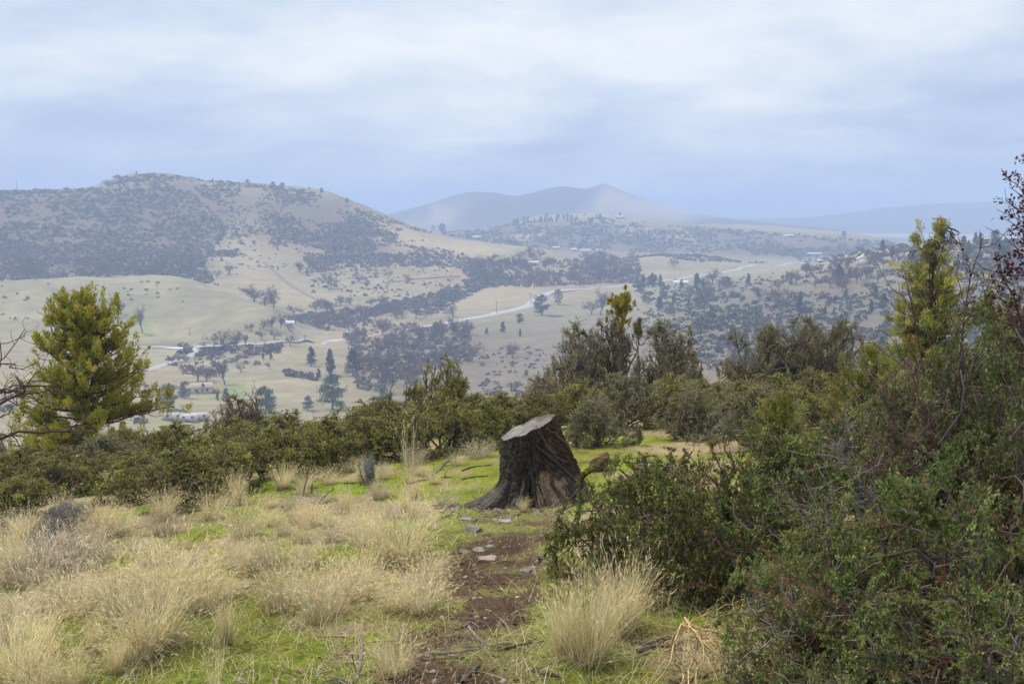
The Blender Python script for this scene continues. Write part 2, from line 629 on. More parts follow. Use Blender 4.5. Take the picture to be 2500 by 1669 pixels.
def near(px, d, dz=0.0):
    """a ground point at forward distance d under image column px"""
    x = (px - CX) / FPX * d
    for _ in range(3):
        x = (px - CX) / FPX * (d * CP - (float(gz(x, d)[0]) - EYE) * SP)
    return np.array([x, d, float(gz(x, d)[0]) + dz])


# ---- pixel of each terrain vertex, to give the land its cover where the photograph shows it
def project(x, y, z):
    z = z - EYE
    f = y * CP - z * SP
    f = np.maximum(f, 1e-3)
    return CX + FPX * x / f, CY - FPX * (y * SP + z * CP) / f


def poly_mask(px, py, poly, feather):
    """soft polygon mask in picture-plane angles"""
    poly = np.asarray(poly, float)
    inside = np.zeros(px.shape, bool)
    dist = np.full(px.shape, 1e9)
    for i in range(len(poly)):
        x0, y0 = poly[i]
        x1, y1 = poly[(i + 1) % len(poly)]
        cond = ((y0 > py) != (y1 > py)) & (px < (x1 - x0) * (py - y0) / ((y1 - y0) if y1 != y0 else 1e-9) + x0)
        inside ^= cond
        ll = (x1 - x0) ** 2 + (y1 - y0) ** 2
        tt = np.clip(((px - x0) * (x1 - x0) + (py - y0) * (y1 - y0)) / ll, 0, 1)
        dist = np.minimum(dist, np.hypot(px - x0 - tt * (x1 - x0), py - y0 - tt * (y1 - y0)))
    s = np.where(inside, dist, -dist)
    return np.clip(s / feather * 0.5 + 0.5, 0, 1)


PXG, PYG = project(XG, YG, ZG + EYE)
C_STRAW = np.array([0.36, 0.30, 0.19])
C_FIELD = np.array([0.275, 0.25, 0.165])
C_BROWN = np.array([0.17, 0.115, 0.075])
C_DIRT = np.array([0.120, 0.082, 0.052])
C_LITTER = np.array([0.24, 0.18, 0.115])
C_MOSS = np.array([0.20, 0.22, 0.022])
C_GREEN = np.array([0.16, 0.25, 0.016])
LANDC = np.empty(AZ.shape + (3,))
n1 = fbm(XG / 120, YG / 120, 4, 31)
n2 = fbm(XG / 22, YG / 22, 4, 32)
n3 = fbm(XG / 600, YG / 600, 3, 33)
LANDC[:] = C_FIELD
LANDC *= (0.72 + 0.56 * n1)[..., None]
LANDC *= (0.80 + 0.40 * n2)[..., None]
LANDC *= (0.78 + 0.44 * fbm((XG + YG * .3) / 70, (YG - XG * .2) / 9, 4, 35))[..., None]
brown = np.clip((n1 - 0.48) * 4, 0, 1) * 0.5
LANDC = LANDC * (1 - brown[..., None]) + C_BROWN * 1.3 * brown[..., None]


def paint(poly, col, amt=1.0, feather=20, rmin=300, rmax=9500, nz=None):
    global LANDC
    r0, r1 = np.searchsorted(ROWS, rmin), np.searchsorted(ROWS, rmax)
    m = poly_mask(PXG[r0:r1], PYG[r0:r1], poly, feather) * amt
    if nz is not None:
        m = m * np.clip((nz[r0:r1] - 0.3) * 3.5, 0, 1)
    LANDC[r0:r1] = LANDC[r0:r1] * (1 - m[..., None]) + np.asarray(col) * m[..., None]


S = 1.0643


def sp(pts):
    """points read off the 2349 px wide view to source pixels"""
    return [(x * S, y * S) for x, y in pts]


C_SCRUB = np.array([0.125, 0.098, 0.074])
paint([(-600, 470), (250, 455), (440, 430), (560, 540), (480, 690), (300, 680), (-600, 700)], C_SCRUB, 0.92, 30, 950, 1700)
paint([(440, 440), (820, 475), (1000, 555), (930, 640), (720, 590), (600, 560), (480, 560)], C_SCRUB * 1.1, 0.85, 40, 950, 1700)
paint([(860, 520), (1080, 585), (1250, 610), (1100, 625), (930, 590)], C_STRAW * 1.1, 0.8, 12, 950, 1500)
paint([(520, 590), (620, 600), (760, 720), (830, 760), (600, 740), (560, 640)], C_STRAW, 0.5, 30, 850, 1300)
paint([(1050, 575), (1300, 540), (1660, 550), (2200, 590), (2200, 640), (1300, 610)], C_SCRUB * 1.1, 0.95, 10, 1500, 2600)
paint([(1250, 575), (1330, 570), (1330, 580), (1250, 583)], C_STRAW * 1.3, 0.9, 5, 1500, 2600)
paint([(1460, 540), (1660, 560), (1720, 600), (1500, 560)], C_STRAW * 1.2, 0.6, 12, 1500, 2600, n2)
paint([(1650, 880), (1650, 690), (2000, 680), (2600, 640), (2700, 950), (1800, 950)], np.array([0.125, 0.110, 0.082]), 0.88, 40, 330, 1000)
paint([(1140, 640), (1560, 640), (1560, 700), (1140, 700)], C_BROWN * 1.2, 0.6, 30, 800, 1500)
paint([(820, 780), (1150, 780), (1180, 900), (850, 960)], C_BROWN * 1.4, 0.5, 40, 420, 1000)
paint([(280, 772), (388, 774), (362, 832), (250, 838)], np.array([0.25, 0.26, 0.13]), 0.7, 4, 500, 900)        # mown rectangle on the knoll
paint([(300, 838), (470, 838), (470, 846), (300, 848)], C_BROWN * 1.1, 0.8, 4, 500, 900)
paint([(520, 940), (600, 935), (610, 965), (510, 970)], np.array([0.17, 0.22, 0.08]), 0.8, 8, 400, 700)          # lawn by the house
paint([(1350, 730), (1750, 735), (1640, 900), (1300, 850)], C_FIELD * 0.85, 0.4, 40, 500, 1000)
paint([(1080, 790), (1350, 780), (1760, 740), (1760, 1010), (880, 1010), (960, 900)], np.array([0.155, 0.133, 0.105]), 0.85, 60, 380, 900)
paint([(1140, 690), (1330, 690), (1330, 730), (1180, 765), (1060, 770)], C_STRAW, 0.5, 20, 700, 1100)
mt = (DD > 2500)
far_n = fbm(XG / 260, YG / 260, 4, 51)
tan = np.clip((fbm(XG / 700, YG / 420, 3, 52) - 0.47) * 7, 0, 1)[..., None]
LANDC = np.where(mt[..., None], (np.array([0.085, 0.080, 0.080]) * (1 - tan) + np.array([0.40, 0.33, 0.25]) * tan) * (0.75 + 0.5 * far_n[..., None]), LANDC)
paint([(1480, 450), (1560, 480), (1750, 520), (1650, 540), (1560, 530), (1480, 520), (1400, 530)], np.array([0.48, 0.38, 0.30]), 0.8, 14, 2500, 3900, n3 + 0.25)
paint([(1060, 500), (1130, 520), (1100, 545), (1050, 545)], np.array([0.42, 0.34, 0.28]), 0.7, 12, 2500, 3900)
paint([(1150, 472), (1480, 450), (1440, 520), (1200, 530)], np.array([0.07, 0.065, 0.07]), 0.8, 16, 2500, 3900)

# ground close by: thatch, moss, bare earth
nr = DD < 60
k1 = fbm(XG / 0.9, YG / 0.9, 4, 61)
k2 = fbm(XG / 0.18, YG / 0.18, 4, 62)
k3 = fbm(XG / 2.6, YG / 2.6, 3, 63)
r1 = np.searchsorted(ROWS, 60)
pathm = np.zeros(AZ.shape)
pathm[:r1] = poly_mask(PXG[:r1], PYG[:r1] + (k1[:r1] - 0.5) * 60, sp([(1050, 1215), (1120, 1180), (1270, 1180), (1290, 1300), (1260, 1420), (1250, 1600), (1210, 1750), (900, 1750), (880, 1560), (930, 1450), (1005, 1420), (1000, 1300)]), 60)
front = np.zeros(AZ.shape)
front[:r1] = poly_mask(PXG[:r1], PYG[:r1], sp([(150, 1450), (560, 1420), (900, 1420), (1000, 1470), (1300, 1440), (1700, 1480), (1700, 1900), (-300, 1900), (-100, 1540)]), 120)
strip = np.zeros(AZ.shape)
strip[:r1] = poly_mask(PXG[:r1], PYG[:r1], sp([(560, 1130), (700, 1085), (900, 1050), (1150, 1040), (1400, 985), (1520, 1000), (1420, 1060), (1300, 1130), (1050, 1150), (900, 1130), (720, 1140)]), 50)
thatch = np.array([0.33, 0.27, 0.16]) * 1.15 * (0.6 + 0.8 * k2)[..., None]
kk = np.clip(k3 * 2.2 - .15, 0, 1)[..., None]
moss = (np.array([0.21, 0.185, 0.05]) * (1 - kk) + (C_MOSS * (1 - k1[..., None]) + C_GREEN * k1[..., None]) * kk) * (0.45 + 1.1 * k2)[..., None]
dirt = C_DIRT * (0.5 + 1.0 * k2)[..., None] + (np.clip(k2 - 0.62, 0, 1) * 0.5)[..., None] * np.array([1.0, 0.75, 0.5])
mm = np.clip((k1 - 0.50 + (k2 - .5) * .55 + 0.06 + 0.27 * front + 0.28 * strip) * 4.5, 0, 1) * (1 - 0.45 * pathm)
dm = np.clip((k3 - 0.50) * 4 + (k2 - 0.5) * 2, 0, 1) * 0.6
nearc = thatch * (1 - dm[..., None]) + dirt * dm[..., None]
nearc = nearc * (1 - mm[..., None]) + moss * mm[..., None]
pm = np.clip(pathm * 1.2 - np.clip((k1 - 0.52 + (k2 - .5) * .6) * 5, 0, 1) * 0.8, 0, 1)[..., None]
nearc = nearc * (1 - pm) + dirt * pm
wn_ = np.clip((DD - 30) / 60, 0, 1)[..., None]
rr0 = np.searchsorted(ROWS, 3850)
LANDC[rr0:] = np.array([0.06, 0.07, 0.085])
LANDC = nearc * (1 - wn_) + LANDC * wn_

nR = len(ROWS)
idx = np.arange(nR * NC).reshape(nR, NC)
quads = np.stack([idx[:-1, :-1], idx[:-1, 1:], idx[1:, 1:], idx[1:, :-1]], -1).reshape(-1, 4)
mb = MB()
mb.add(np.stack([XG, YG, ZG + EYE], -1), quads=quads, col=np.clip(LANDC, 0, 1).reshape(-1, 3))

M_ground = bpy.data.materials.new('hillside_ground')
M_ground.use_nodes = True
nt = M_ground.node_tree
bs = nt.nodes['Principled BSDF']
bs.inputs['Roughness'].default_value = 0.95
bs.inputs['Specular IOR Level'].default_value = 0.08
ga = nt.nodes.new('ShaderNodeAttribute')
ga.attribute_name = 'Col'
tcg = nt.nodes.new('ShaderNodeTexCoord')


def gnoise(scale, detail=6, rough=0.65):
    n = nt.nodes.new('ShaderNodeTexNoise')
    n.inputs['Scale'].default_value = scale
    n.inputs['Detail'].default_value = detail
    n.inputs['Roughness'].default_value = rough
    nt.links.new(tcg.outputs['Object'], n.inputs['Vector'])
    return n.outputs['Fac']


def grange(s, a, b, c, d):
    n = nt.nodes.new('ShaderNodeMapRange')
    for k, v in zip(('From Min', 'From Max', 'To Min', 'To Max'), (a, b, c, d)):
        n.inputs[k].default_value = v
    nt.links.new(s, n.inputs['Value'])
    return n.outputs[0]


f1 = grange(gnoise(34, 10, 0.78), 0.3, 0.7, 0.40, 1.60)
f2 = grange(gnoise(0.09, 8, 0.7), 0.3, 0.7, 0.80, 1.20)
mu = nt.nodes.new('ShaderNodeMath')
mu.operation = 'MULTIPLY'
nt.links.new(f1, mu.inputs[0])
nt.links.new(f2, mu.inputs[1])
sc_ = nt.nodes.new('ShaderNodeVectorMath')
sc_.operation = 'SCALE'
nt.links.new(ga.outputs['Color'], sc_.inputs[0])
nt.links.new(mu.outputs[0], sc_.inputs['Scale'])
nt.links.new(sc_.outputs[0], bs.inputs['Base Color'])
bmp = nt.nodes.new('ShaderNodeBump')
bmp.inputs['Strength'].default_value = 0.9
bmp.inputs['Distance'].default_value = 0.04
nt.links.new(gnoise(45, 8, 0.7), bmp.inputs['Height'])
nt.links.new(bmp.outputs[0], bs.inputs['Normal'])
ground = structure(link('ground', mb.mesh('ground', M_ground, True)), 'hillside, valley, hills and mountain as one sheet of land')

# ---- the air: an even pale haze in a closed box round the whole scene
HZ0, HZ1, HR = float(ZG.min()) + EYE - 1.0, float(ZG.max()) + EYE + 12.0, 9600.0
hb = MB()
hv = np.array([(x, y, z) for z in (HZ0, HZ1) for (x, y) in ((-HR, -600), (HR, -600), (HR, HR), (-HR, HR))], float)
hb.add(hv, quads=[(3, 2, 1, 0), (4, 5, 6, 7), (0, 1, 5, 4), (1, 2, 6, 5), (2, 3, 7, 6), (3, 0, 4, 7)])
M_haze = bpy.data.materials.new('haze_air')
M_haze.use_nodes = True
hn = M_haze.node_tree
hn.nodes.remove(hn.nodes['Principled BSDF'])
pv = hn.nodes.new('ShaderNodeVolumePrincipled')
pv.inputs['Color'].default_value = (0.50, 0.66, 1.0, 1)
pv.inputs['Density'].default_value = 0.00048
pv.inputs['Anisotropy'].default_value = 0.0
hn.links.new(pv.outputs[0], hn.nodes['Material Output'].inputs['Volume'])
haze = link('haze', hb.mesh('haze', M_haze))
haze['kind'] = 'stuff'
haze['label'] = 'pale bluish haze hanging over the valley'

# ------------------------------------------------------------------ the valley: roads, poles, houses
def drape(pts, width, name, mat, label, lift=0.3, n=240, kind='structure'):
    P = at([p[0] for p in pts], [p[1] for p in pts], 330)
    seg = np.concatenate([[0], np.cumsum(np.linalg.norm(np.diff(P[:, :2], axis=0), axis=1))])
    s = np.linspace(0, seg[-1], n)
    x, y = np.interp(s, seg, P[:, 0]), np.interp(s, seg, P[:, 1])
    for _ in range(6):
        x[1:-1] = (x[:-2] + 2 * x[1:-1] + x[2:]) / 4
        y[1:-1] = (y[:-2] + 2 * y[1:-1] + y[2:]) / 4
    t = norm(np.stack([np.gradient(x), np.gradient(y)], -1))
    nrm = np.stack([-t[:, 1], t[:, 0]], -1)
    z = np.maximum.reduce([gz(x, y), gz(x + nrm[:, 0] * width / 2, y + nrm[:, 1] * width / 2), gz(x - nrm[:, 0] * width / 2, y - nrm[:, 1] * width / 2)])
    z = z + lift
    rows = []
    for off, dz in ((-0.5, -0.6), (-0.5, 0), (-0.17, 0.05), (0.17, 0.05), (0.5, 0), (0.5, -0.6)):
        rows.append(np.stack([x + nrm[:, 0] * off * width * (1.25 if dz < -.5 else 1), y + nrm[:, 1] * off * width * (1.25 if dz < -.5 else 1), z + dz], -1))
    V = np.stack(rows, 1)
    ii = np.arange(n * 6).reshape(n, 6)
    q = np.stack([ii[:-1, :-1], ii[:-1, 1:], ii[1:, 1:], ii[1:, :-1]], -1).reshape(-1, 4)
    m = MB()
    m.add(V, quads=q)
    o = link(name, m.mesh(name, mat, True))
    o['kind'] = kind
    o['label'] = label
    return o


M_asphalt = material('wet_asphalt', 0.32, 0.5, 0, 0.15, 0.15, base=(0.37, 0.37, 0.39))
M_track = material('farm_track', 0.9, 0.1, 0, 0.3, 0.2, base=(0.22, 0.17, 0.13))
drape([(1884, 648), (1800, 658), (1740, 667), (1680, 676), (1600, 690), (1530, 698), (1450, 703), (1400, 707)],
      4.5, 'road', M_asphalt, 'thin far stretch of the paved road above the white farmhouse')
drape([(1400, 707), (1370, 710), (1335, 716), (1310, 730), (1292, 745), (1250, 757), (1200, 768), (1130, 780), (1060, 793)],
      8.0, 'road', M_asphalt, 'bright wet S-bend of the paved road left of the round dark tree')
drape([(1060, 793), (1000, 803), (930, 815), (870, 825), (800, 830)],
      4.5, 'road', M_asphalt, 'thin lower stretch of the paved road behind bare oaks')
drape([(850, 760 + 46), (858, 815), (864, 824), (850, 828), (800, 832), (720, 836), (640, 841), (560, 845), (480, 847), (400, 847), (300, 848), (150, 850)],
      3.8, 'road', M_asphalt, 'paved road along the foot of the pale knoll')
drape([(500, 847), (482, 850), (476, 860), (462, 870), (440, 880), (420, 885), (395, 892), (350, 905)],
      4.5, 'road', M_asphalt, 'pale side road curving down from the junction below the knoll')
drape([(2010, 640), (1960, 640), (1920, 644), (1884, 649)], 6.0, 'road', M_asphalt, 'road running on towards the houses on the right')
drape([(935, 690), (990, 684), (1050, 678), (1120, 674)], 5.0, 'track', M_track, 'brown farm track crossing the pasture below the big hill')
drape([(645, 640), (700, 690), (740, 715), (790, 742)], 4.0, 'track', M_track, 'faint track down the grassy spur of the big hill')

M_pole = material('weathered_pole', 0.9, 0.1, base=(0.10, 0.08, 0.07))


def pole(px, py, hpx, label):
    p = at(px, py, 330)[0]
    h = hpx * np.hypot(p[0], p[1]) / FPX
    m = MB()
    tubes(m, np.array([[(0, 0, -0.5), (0, 0, h * 0.5), (0, 0, h)]]), np.array([[0.22, 0.19, 0.15]]), 6)
    a = m.mesh('post', M_pole)
    m = MB()
    tubes(m, np.array([[(-1.2, 0, h * 0.93), (1.2, 0, h * 0.93)]]), np.array([[0.09, 0.09]]), 4)
    assembled('utility_pole', [('post', a), ('crossarm', m.mesh('crossarm', M_pole))], label, 'pole', p, 0.4, 1.0, 'utility poles along the valley road')


pole(463, 818, 16, 'wooden utility pole at the foot of the pale knoll')
pole(1212, 767, 32, 'utility pole beside the long straight of the road')
pole(1296, 747, 33, 'tall utility pole just left of the road bend')
pole(1304, 706, 24, 'utility pole above the road bend')
pole(745, 838, 20, 'utility pole by the lower road, near the hairpin')
p = at(42, 468, 330)[0]
m = MB()
tubes(m, np.array([[(0, 0, -1), (0, 0, 14)]]), np.array([[0.35, 0.2]]), 4)
for hh in (4, 8, 12):
    tubes(m, np.array([[(-.8, 0, hh), (.8, 0, hh)]]), np.array([[0.1, 0.1]]), 4)
tag(link('radio_mast', m.mesh('radio_mast', M_pole), None, p), 'thin radio mast on the skyline of the big hill', 'mast')

M_wall_w = material('white_siding', 0.7, 0.2, 0, 0.6, 0.08, base=(0.48, 0.47, 0.45))
M_roof_t = material('tan_shingle', 0.9, 0.1, 0, 0.8, 0.2, base=(0.36, 0.29, 0.24))
M_roof_g = material('grey_metal_roof', 0.5, 0.4, 0, 0.8, 0.1, base=(0.55, 0.58, 0.62))
M_deck = material('red_wood_deck', 0.8, 0.1, 0, 1, 0.2, base=(0.28, 0.12, 0.07))
M_glass = material('dark_window', 0.15, 0.5, base=(0.04, 0.05, 0.06))
M_red = material('red_paint', 0.6, 0.3, base=(0.45, 0.05, 0.04))
M_blue = material('blue_paint', 0.4, 0.4, base=(0.10, 0.18, 0.40))
M_tyre = material('tyre', 0.9, 0.1, base=(0.02, 0.02, 0.02))


def boxm(mb, c, s):
    c, s = np.array(c, float), np.array(s, float) / 2
    v = np.array([(x, y, z) for z in (-1, 1) for (x, y) in ((-1, -1), (1, -1), (1, 1), (-1, 1))]) * s + c
    mb.add(v, quads=[(3, 2, 1, 0), (4, 5, 6, 7), (0, 1, 5, 4), (1, 2, 6, 5), (2, 3, 7, 6), (3, 0, 4, 7)])


def box_mesh(name, c, s, mat):
    m = MB()
    boxm(m, c, s)
    return m.mesh(name, mat)


def house(px, py, L, W, H, rise, rot, label, roofmat, deck=False, name='house', dmin=330):
    p = at(px, py, dmin)[0]
    parts = [('wall', box_mesh('wall', (0, 0, H / 2 - 0.5), (L, W, H + 1), M_wall_w))]
    m = MB()
    o = 0.5
    v = np.array([(-L / 2 - o, -W / 2 - o, H - 0.1), (L / 2 + o, -W / 2 - o, H - 0.1), (L / 2 + o, 0, H + rise), (-L / 2 - o, 0, H + rise), (-L / 2 - o, W / 2 + o, H - 0.1), (L / 2 + o, W / 2 + o, H - 0.1)])
    v2 = v - np.array([0, 0, 0.25])
    m.add(np.concatenate([v, v2]), quads=[(0, 1, 2, 3), (3, 2, 5, 4), (7, 6, 9, 8), (8, 9, 10, 11), (0, 6, 7, 1), (4, 5, 11, 10)], tris=None)
    m2 = MB()
    m3 = MB()
    for mg, sx in ((m2, -1), (m3, 1)):
        mg.add([(sx * L / 2 + e, yy, zz_) for e in (-.04, .04) for (yy, zz_) in ((-W / 2, H), (W / 2, H), (0, H + rise - 0.15))], quads=[(0, 1, 4, 3), (1, 2, 5, 4), (2, 0, 3, 5)], tris=[(0, 2, 1), (3, 4, 5)])
    parts.append(('roof', m.mesh('roof', roofmat)))
    parts.append(('gable', m2.mesh('gable', M_wall_w)))
    parts.append(('gable', m3.mesh('gable', M_wall_w)))
    r = assembled(name, parts, label, 'house', p, rot)
    for k in range(max(2, int(L / 4))):
        x = -L / 2 + (k + 0.5) * L / max(2, int(L / 4))
        link('window', box_mesh('window', (x, -W / 2 - 0.02, H * 0.55), (1.2, 0.1, 1.1), M_glass), r)
    link('door', box_mesh('door', (L * 0.04, -W / 2 - 0.02, 1.0), (0.95, 0.12, 2.0), M_deck), r)
    if deck:
        link('deck', box_mesh('deck', (L / 2 + 1.6, -1, 0.5), (3.2, W * 0.8, 1.0), M_deck), r)
    return r


house(478, 958, 15, 8, 3.0, 1.7, 0.35, 'low white house with tan roof and red deck beside a lawn', M_roof_t, True)
house(1662, 697, 13, 8, 3.2, 1.8, -0.2, 'white farmhouse among conifers under the road', M_roof_g)
house(2108, 645, 12, 9, 4.0, 3.2, 1.3, 'white steep-gabled house on the wooded slope at the right', M_roof_g)
house(1988, 623, 20, 8, 2.8, 1.4, 0.05, 'long pale-roofed building on the open slope above the right-hand road', M_roof_g)
house(702, 797, 9, 6, 2.8, 1.5, 0.2, 'tiny white shed with red door at the tip of the knoll', M_roof_g, name='shed')
house(1302, 647, 10, 7, 3.0, 1.6, 0.1, 'small white house in the brown clearing above the wood', M_roof_g)
for (x, y, L, lab) in ((1358, 608, 10, 'leftmost white house of the far row under the mesa'), (1400, 613, 9, 'second white house of the far row under the mesa'), (1428, 615, 16, 'longest white house of the far row under the mesa'), (1462, 616, 9, 'rightmost white house of the far row under the mesa'), (1165, 582, 14, 'white house just behind the tail of the big hill'), (1512, 533, 20, 'lone pale house on top of the mesa'), (1925, 579, 16, 'lone white house low on the far ridge beyond the road')):
    house(x, y, L, 7, 3.2, 1.5, rng.uniform(-0.3, 0.3), lab, M_roof_g, dmin=1260)


def camper(px, py, L, rot, label, col=M_wall_w):
    p = at(px, py, 330)[0]
    m = MB()
    prof = np.array([(-L / 2, 0.5), (-L / 2, 2.7), (-L / 2 + 0.4, 3.0), (L / 2 - 0.9, 3.0), (L / 2, 2.0), (L / 2, 0.5)])
    v = np.concatenate([np.stack([prof[:, 0], np.full(6, s * 1.2), prof[:, 1]], -1) for s in (-1, 1)])
    m.add(v, quads=[(i, (i + 1) % 6, 6 + (i + 1) % 6, 6 + i) for i in range(6)] + [(0, 3, 2, 1), (0, 5, 4, 3), (6, 7, 8, 9), (6, 9, 10, 11)])
    parts = [('body', m.mesh('body', col)), ('stripe', box_mesh('stripe', (0, -1.21, 1.3), (L * 0.9, 0.04, 0.25), M_blue)), ('door', box_mesh('door', (L * 0.1, -1.22, 1.6), (0.7, 0.05, 1.8), M_roof_g))]
    for x in (-L * 0.25, L * 0.25):
        parts.append(('window', box_mesh('window', (x, -1.22, 2.1), (1.1, 0.06, 0.7), M_glass)))
    for x in (-L * 0.12, L * 0.02):
        w = MB()
        a = np.arange(12) * math.pi / 6
        vv = np.concatenate([np.stack([x + 0.38 * np.cos(a), np.full(12, yy), 0.38 + 0.38 * np.sin(a)], -1) for yy in (-1.25, 1.25)])
        w.add(vv, quads=[(i, (i + 1) % 12, 12 + (i + 1) % 12, 12 + i) for i in range(12)], tris=[(0, i, i + 1) for i in range(1, 11)] + [(12, 12 + i + 1, 12 + i) for i in range(1, 11)])
        parts.append(('wheel', w.mesh('wheel', M_tyre)))
    return assembled('travel_trailer', parts, label, 'trailer', p, rot)


camper(424, 1026, 8.5, 0.1, 'white travel trailer parked just right of the big juniper')
camper(462, 1029, 7, -0.1, 'middle one of the white trailers parked behind the shrubs')
camper(488, 1026, 7.5, 0.15, 'white trailer at the right end of the parked row')


def car(px, py, rot, label, mat):
    p = at(px, py, 330)[0]
    m = MB()
    prof = np.array([(-2.2, .35), (-2.2, .9), (-1.9, 1.0), (-1.3, 1.5), (.5, 1.5), (1.1, 1.0), (2.1, .85), (2.2, .35)])
    v = np.concatenate([np.stack([prof[:, 0], np.full(8, s * .88), prof[:, 1]], -1) for s in (-1, 1)])
    m.add(v, quads=[(i, (i + 1) % 8, 8 + (i + 1) % 8, 8 + i) for i in range(8)] + [(0, 7, 2, 1), (2, 7, 6, 5), (2, 5, 4, 3), (8, 9, 10, 15), (10, 13, 14, 15), (10, 11, 12, 13)])
    parts = [('body', m.mesh('body', mat)), ('window', box_mesh('window', (-.4, 0, 1.22), (1.6, 1.8, .36), M_glass))]
    for x in (-1.4, 1.35):
        w = MB()
        a = np.arange(12) * math.pi / 6
        vv = np.concatenate([np.stack([x + 0.34 * np.cos(a), np.full(12, yy), 0.34 + 0.34 * np.sin(a)], -1) for yy in (-.92, .92)])
        w.add(vv, quads=[(i, (i + 1) % 12, 12 + (i + 1) % 12, 12 + i) for i in range(12)], tris=[(0, i, i + 1) for i in range(1, 11)] + [(12, 12 + i + 1, 12 + i) for i in range(1, 11)])
        parts.append(('wheel', w.mesh('wheel', M_tyre)))
    return assembled('parked_car', parts, label, 'car', p, rot)


car(1649, 684, 0.2, 'small blue car parked above the white farmhouse', M_blue)
car(2092, 657, 0.1, 'bright red car in front of the steep-gabled house', M_red)
# a small stock pond left of the juniper grove
pp = at(1356, 772, 330)[0]
a = np.arange(24) * 2 * math.pi / 24
m = MB()
m.add(np.concatenate([np.stack([7 * np.cos(a) * (1 + .15 * np.sin(3 * a)), 3.5 * np.sin(a), np.full(24, 0.45)], -1), [[0, 0, 0.45]]]), tris=[(i, (i + 1) % 24, 24) for i in range(24)])
tag(link('pond', m.mesh('pond', material('pond_water', 0.05, 0.6, base=(0.08, 0.12, 0.18))), None, pp), 'tiny pale blue stock pond right of the round dark tree', None, kind='structure')


# ------------------------------------------------------------------ far trees: a few models of each kind, many individuals
def oak_model(seed, H=10.0, dense=1.0, upright=0.0):
    g = np.random.default_rng(seed)
    m = MB()
    tr = np.array([[(0, 0, -0.5), (g.normal(0, .15), g.normal(0, .15), H * 0.13), (g.normal(0, .3), g.normal(0, .3), H * 0.28)]])
    l1, _, _ = grow(tr, 8, (0.7, 1.0), (H * 0.38, H * 0.58), 5, g, 0.95 - upright * .5, 0.55 + upright, 0.06, keep=0.35)
    l2, _, _ = grow(l1, 42, (0.3, 1.0), (H * 0.18, H * 0.32), 4, g, 0.9, 0.2 + upright * .5, 0.09)
    l3, _, _ = grow(l2, int(260 * dense), (0.2, 1.0), (H * 0.08, H * 0.17), 3, g, 1.0, 0.15, 0.1)
    wood = np.array([0.105, 0.085, 0.080])
    tubes(m, tr, np.array([[H * .035, H * .028, H * .024]]), 6, wood * .9)
    tubes(m, l1, np.linspace(H * .018, H * .007, 5)[None].repeat(8, 0), 4, wood * .9)
    tubes(m, l2, np.linspace(H * .007, H * .003, 4)[None].repeat(42, 0), 3, wood)
    trunk = m.mesh('trunk', M_far_wood)
    m = MB()
    tubes(m, l3, np.linspace(H * .0035, H * .0012, 3)[None].repeat(len(l3), 0), 3, pal([wood, wood * 1.1], len(l3), g))
    n = int(1500 * dense)
    i = g.integers(0, len(l3), n)
    p_, d_ = along(l3, i, g.uniform(0.1, 1, n))
    dd = norm(d_ * .6 + g.normal(size=(n, 3)) * .6 + np.array([0, 0, .25]))
    L = g.uniform(H * .04, H * .09, n)[:, None]
    r = norm(np.cross(dd, g.normal(size=(n, 3)))) * (H * .0055)
    V = np.stack([p_ - r, p_ + r, p_ + dd * L], 1)
    c = pal([(0.125, 0.085, 0.085), (0.14, 0.095, 0.08), (0.10, 0.085, 0.09), (0.17, 0.105, 0.075)], n, g)
    m.add(V, tris=np.arange(3 * n).reshape(n, 3), col=np.repeat(c, 3, 0))
    return [('trunk', trunk), ('crown', m.mesh('crown', M_far_wood))]


def conifer_model(seed, H=10.0, width=0.34, round_=0.0, cols=None, quads_n=1500):
    g = np.random.default_rng(seed)
    m = MB()
    tr = np.array([[(0, 0, -0.4), (0.02 * H * g.normal(), 0.02 * H * g.normal(), H * .5), (0.02 * H * g.normal(), 0, H * .95)]])
    tubes(m, tr, np.array([[H * .028, H * .018, H * .006]]), 5, (0.09, 0.07, 0.06))
    nb = 40
    hb_ = g.uniform(0.1, 0.92, nb)
    aa = g.uniform(0, 2 * math.pi, nb)
    prof = (1 - round_) * (1 - hb_) ** .8 + round_ * np.sqrt(np.clip(1 - ((hb_ - .45) / .55) ** 2, 0.02, 1))
    rr = H * width * prof * g.uniform(.65, 1.15, nb)
    st = np.stack([np.zeros(nb), np.zeros(nb), hb_ * H], -1)
    en = st + np.stack([np.cos(aa) * rr, np.sin(aa) * rr, rr * g.uniform(-.1, .35, nb)], -1)
    br = np.stack([st, (st + en) / 2 + np.array([0, 0, .01 * H]), en], 1)
    tubes(m, br, np.linspace(H * .008, H * .002, 3)[None].repeat(nb, 0), 3, (0.09, 0.07, 0.06))
    trunk = m.mesh('trunk', M_far_wood)
    m = MB()
    n = quads_n
    i = g.integers(0, nb, n)
    t = g.uniform(.25, 1.05, n)
    p_ = br[i, 0] * (1 - t)[:, None] + br[i, 2] * t[:, None] + g.normal(size=(n, 3)) * H * np.array([.035, .035, .03])
    top = g.random(n) < .06
    p_[top] = np.stack([g.normal(0, H * .015, top.sum()), g.normal(0, H * .015, top.sum()), g.uniform(.85, 1.0, top.sum()) * H], -1)
    d_ = norm(g.normal(size=(n, 3)) * .8 + np.array([0, 0, .5]) + norm(p_ * np.array([1, 1, 0]) + 1e-6) * .5)
    cols = cols if cols is not None else [(0.035, 0.055, 0.035), (0.045, 0.065, 0.045), (0.03, 0.045, 0.035)]
    leaves(m, p_, d_, g, (H * .045, H * .09), (H * .02, H * .04), pal(cols, n, g))
    return [('trunk', trunk), ('crown', m.mesh('crown', M_far_leaf))]


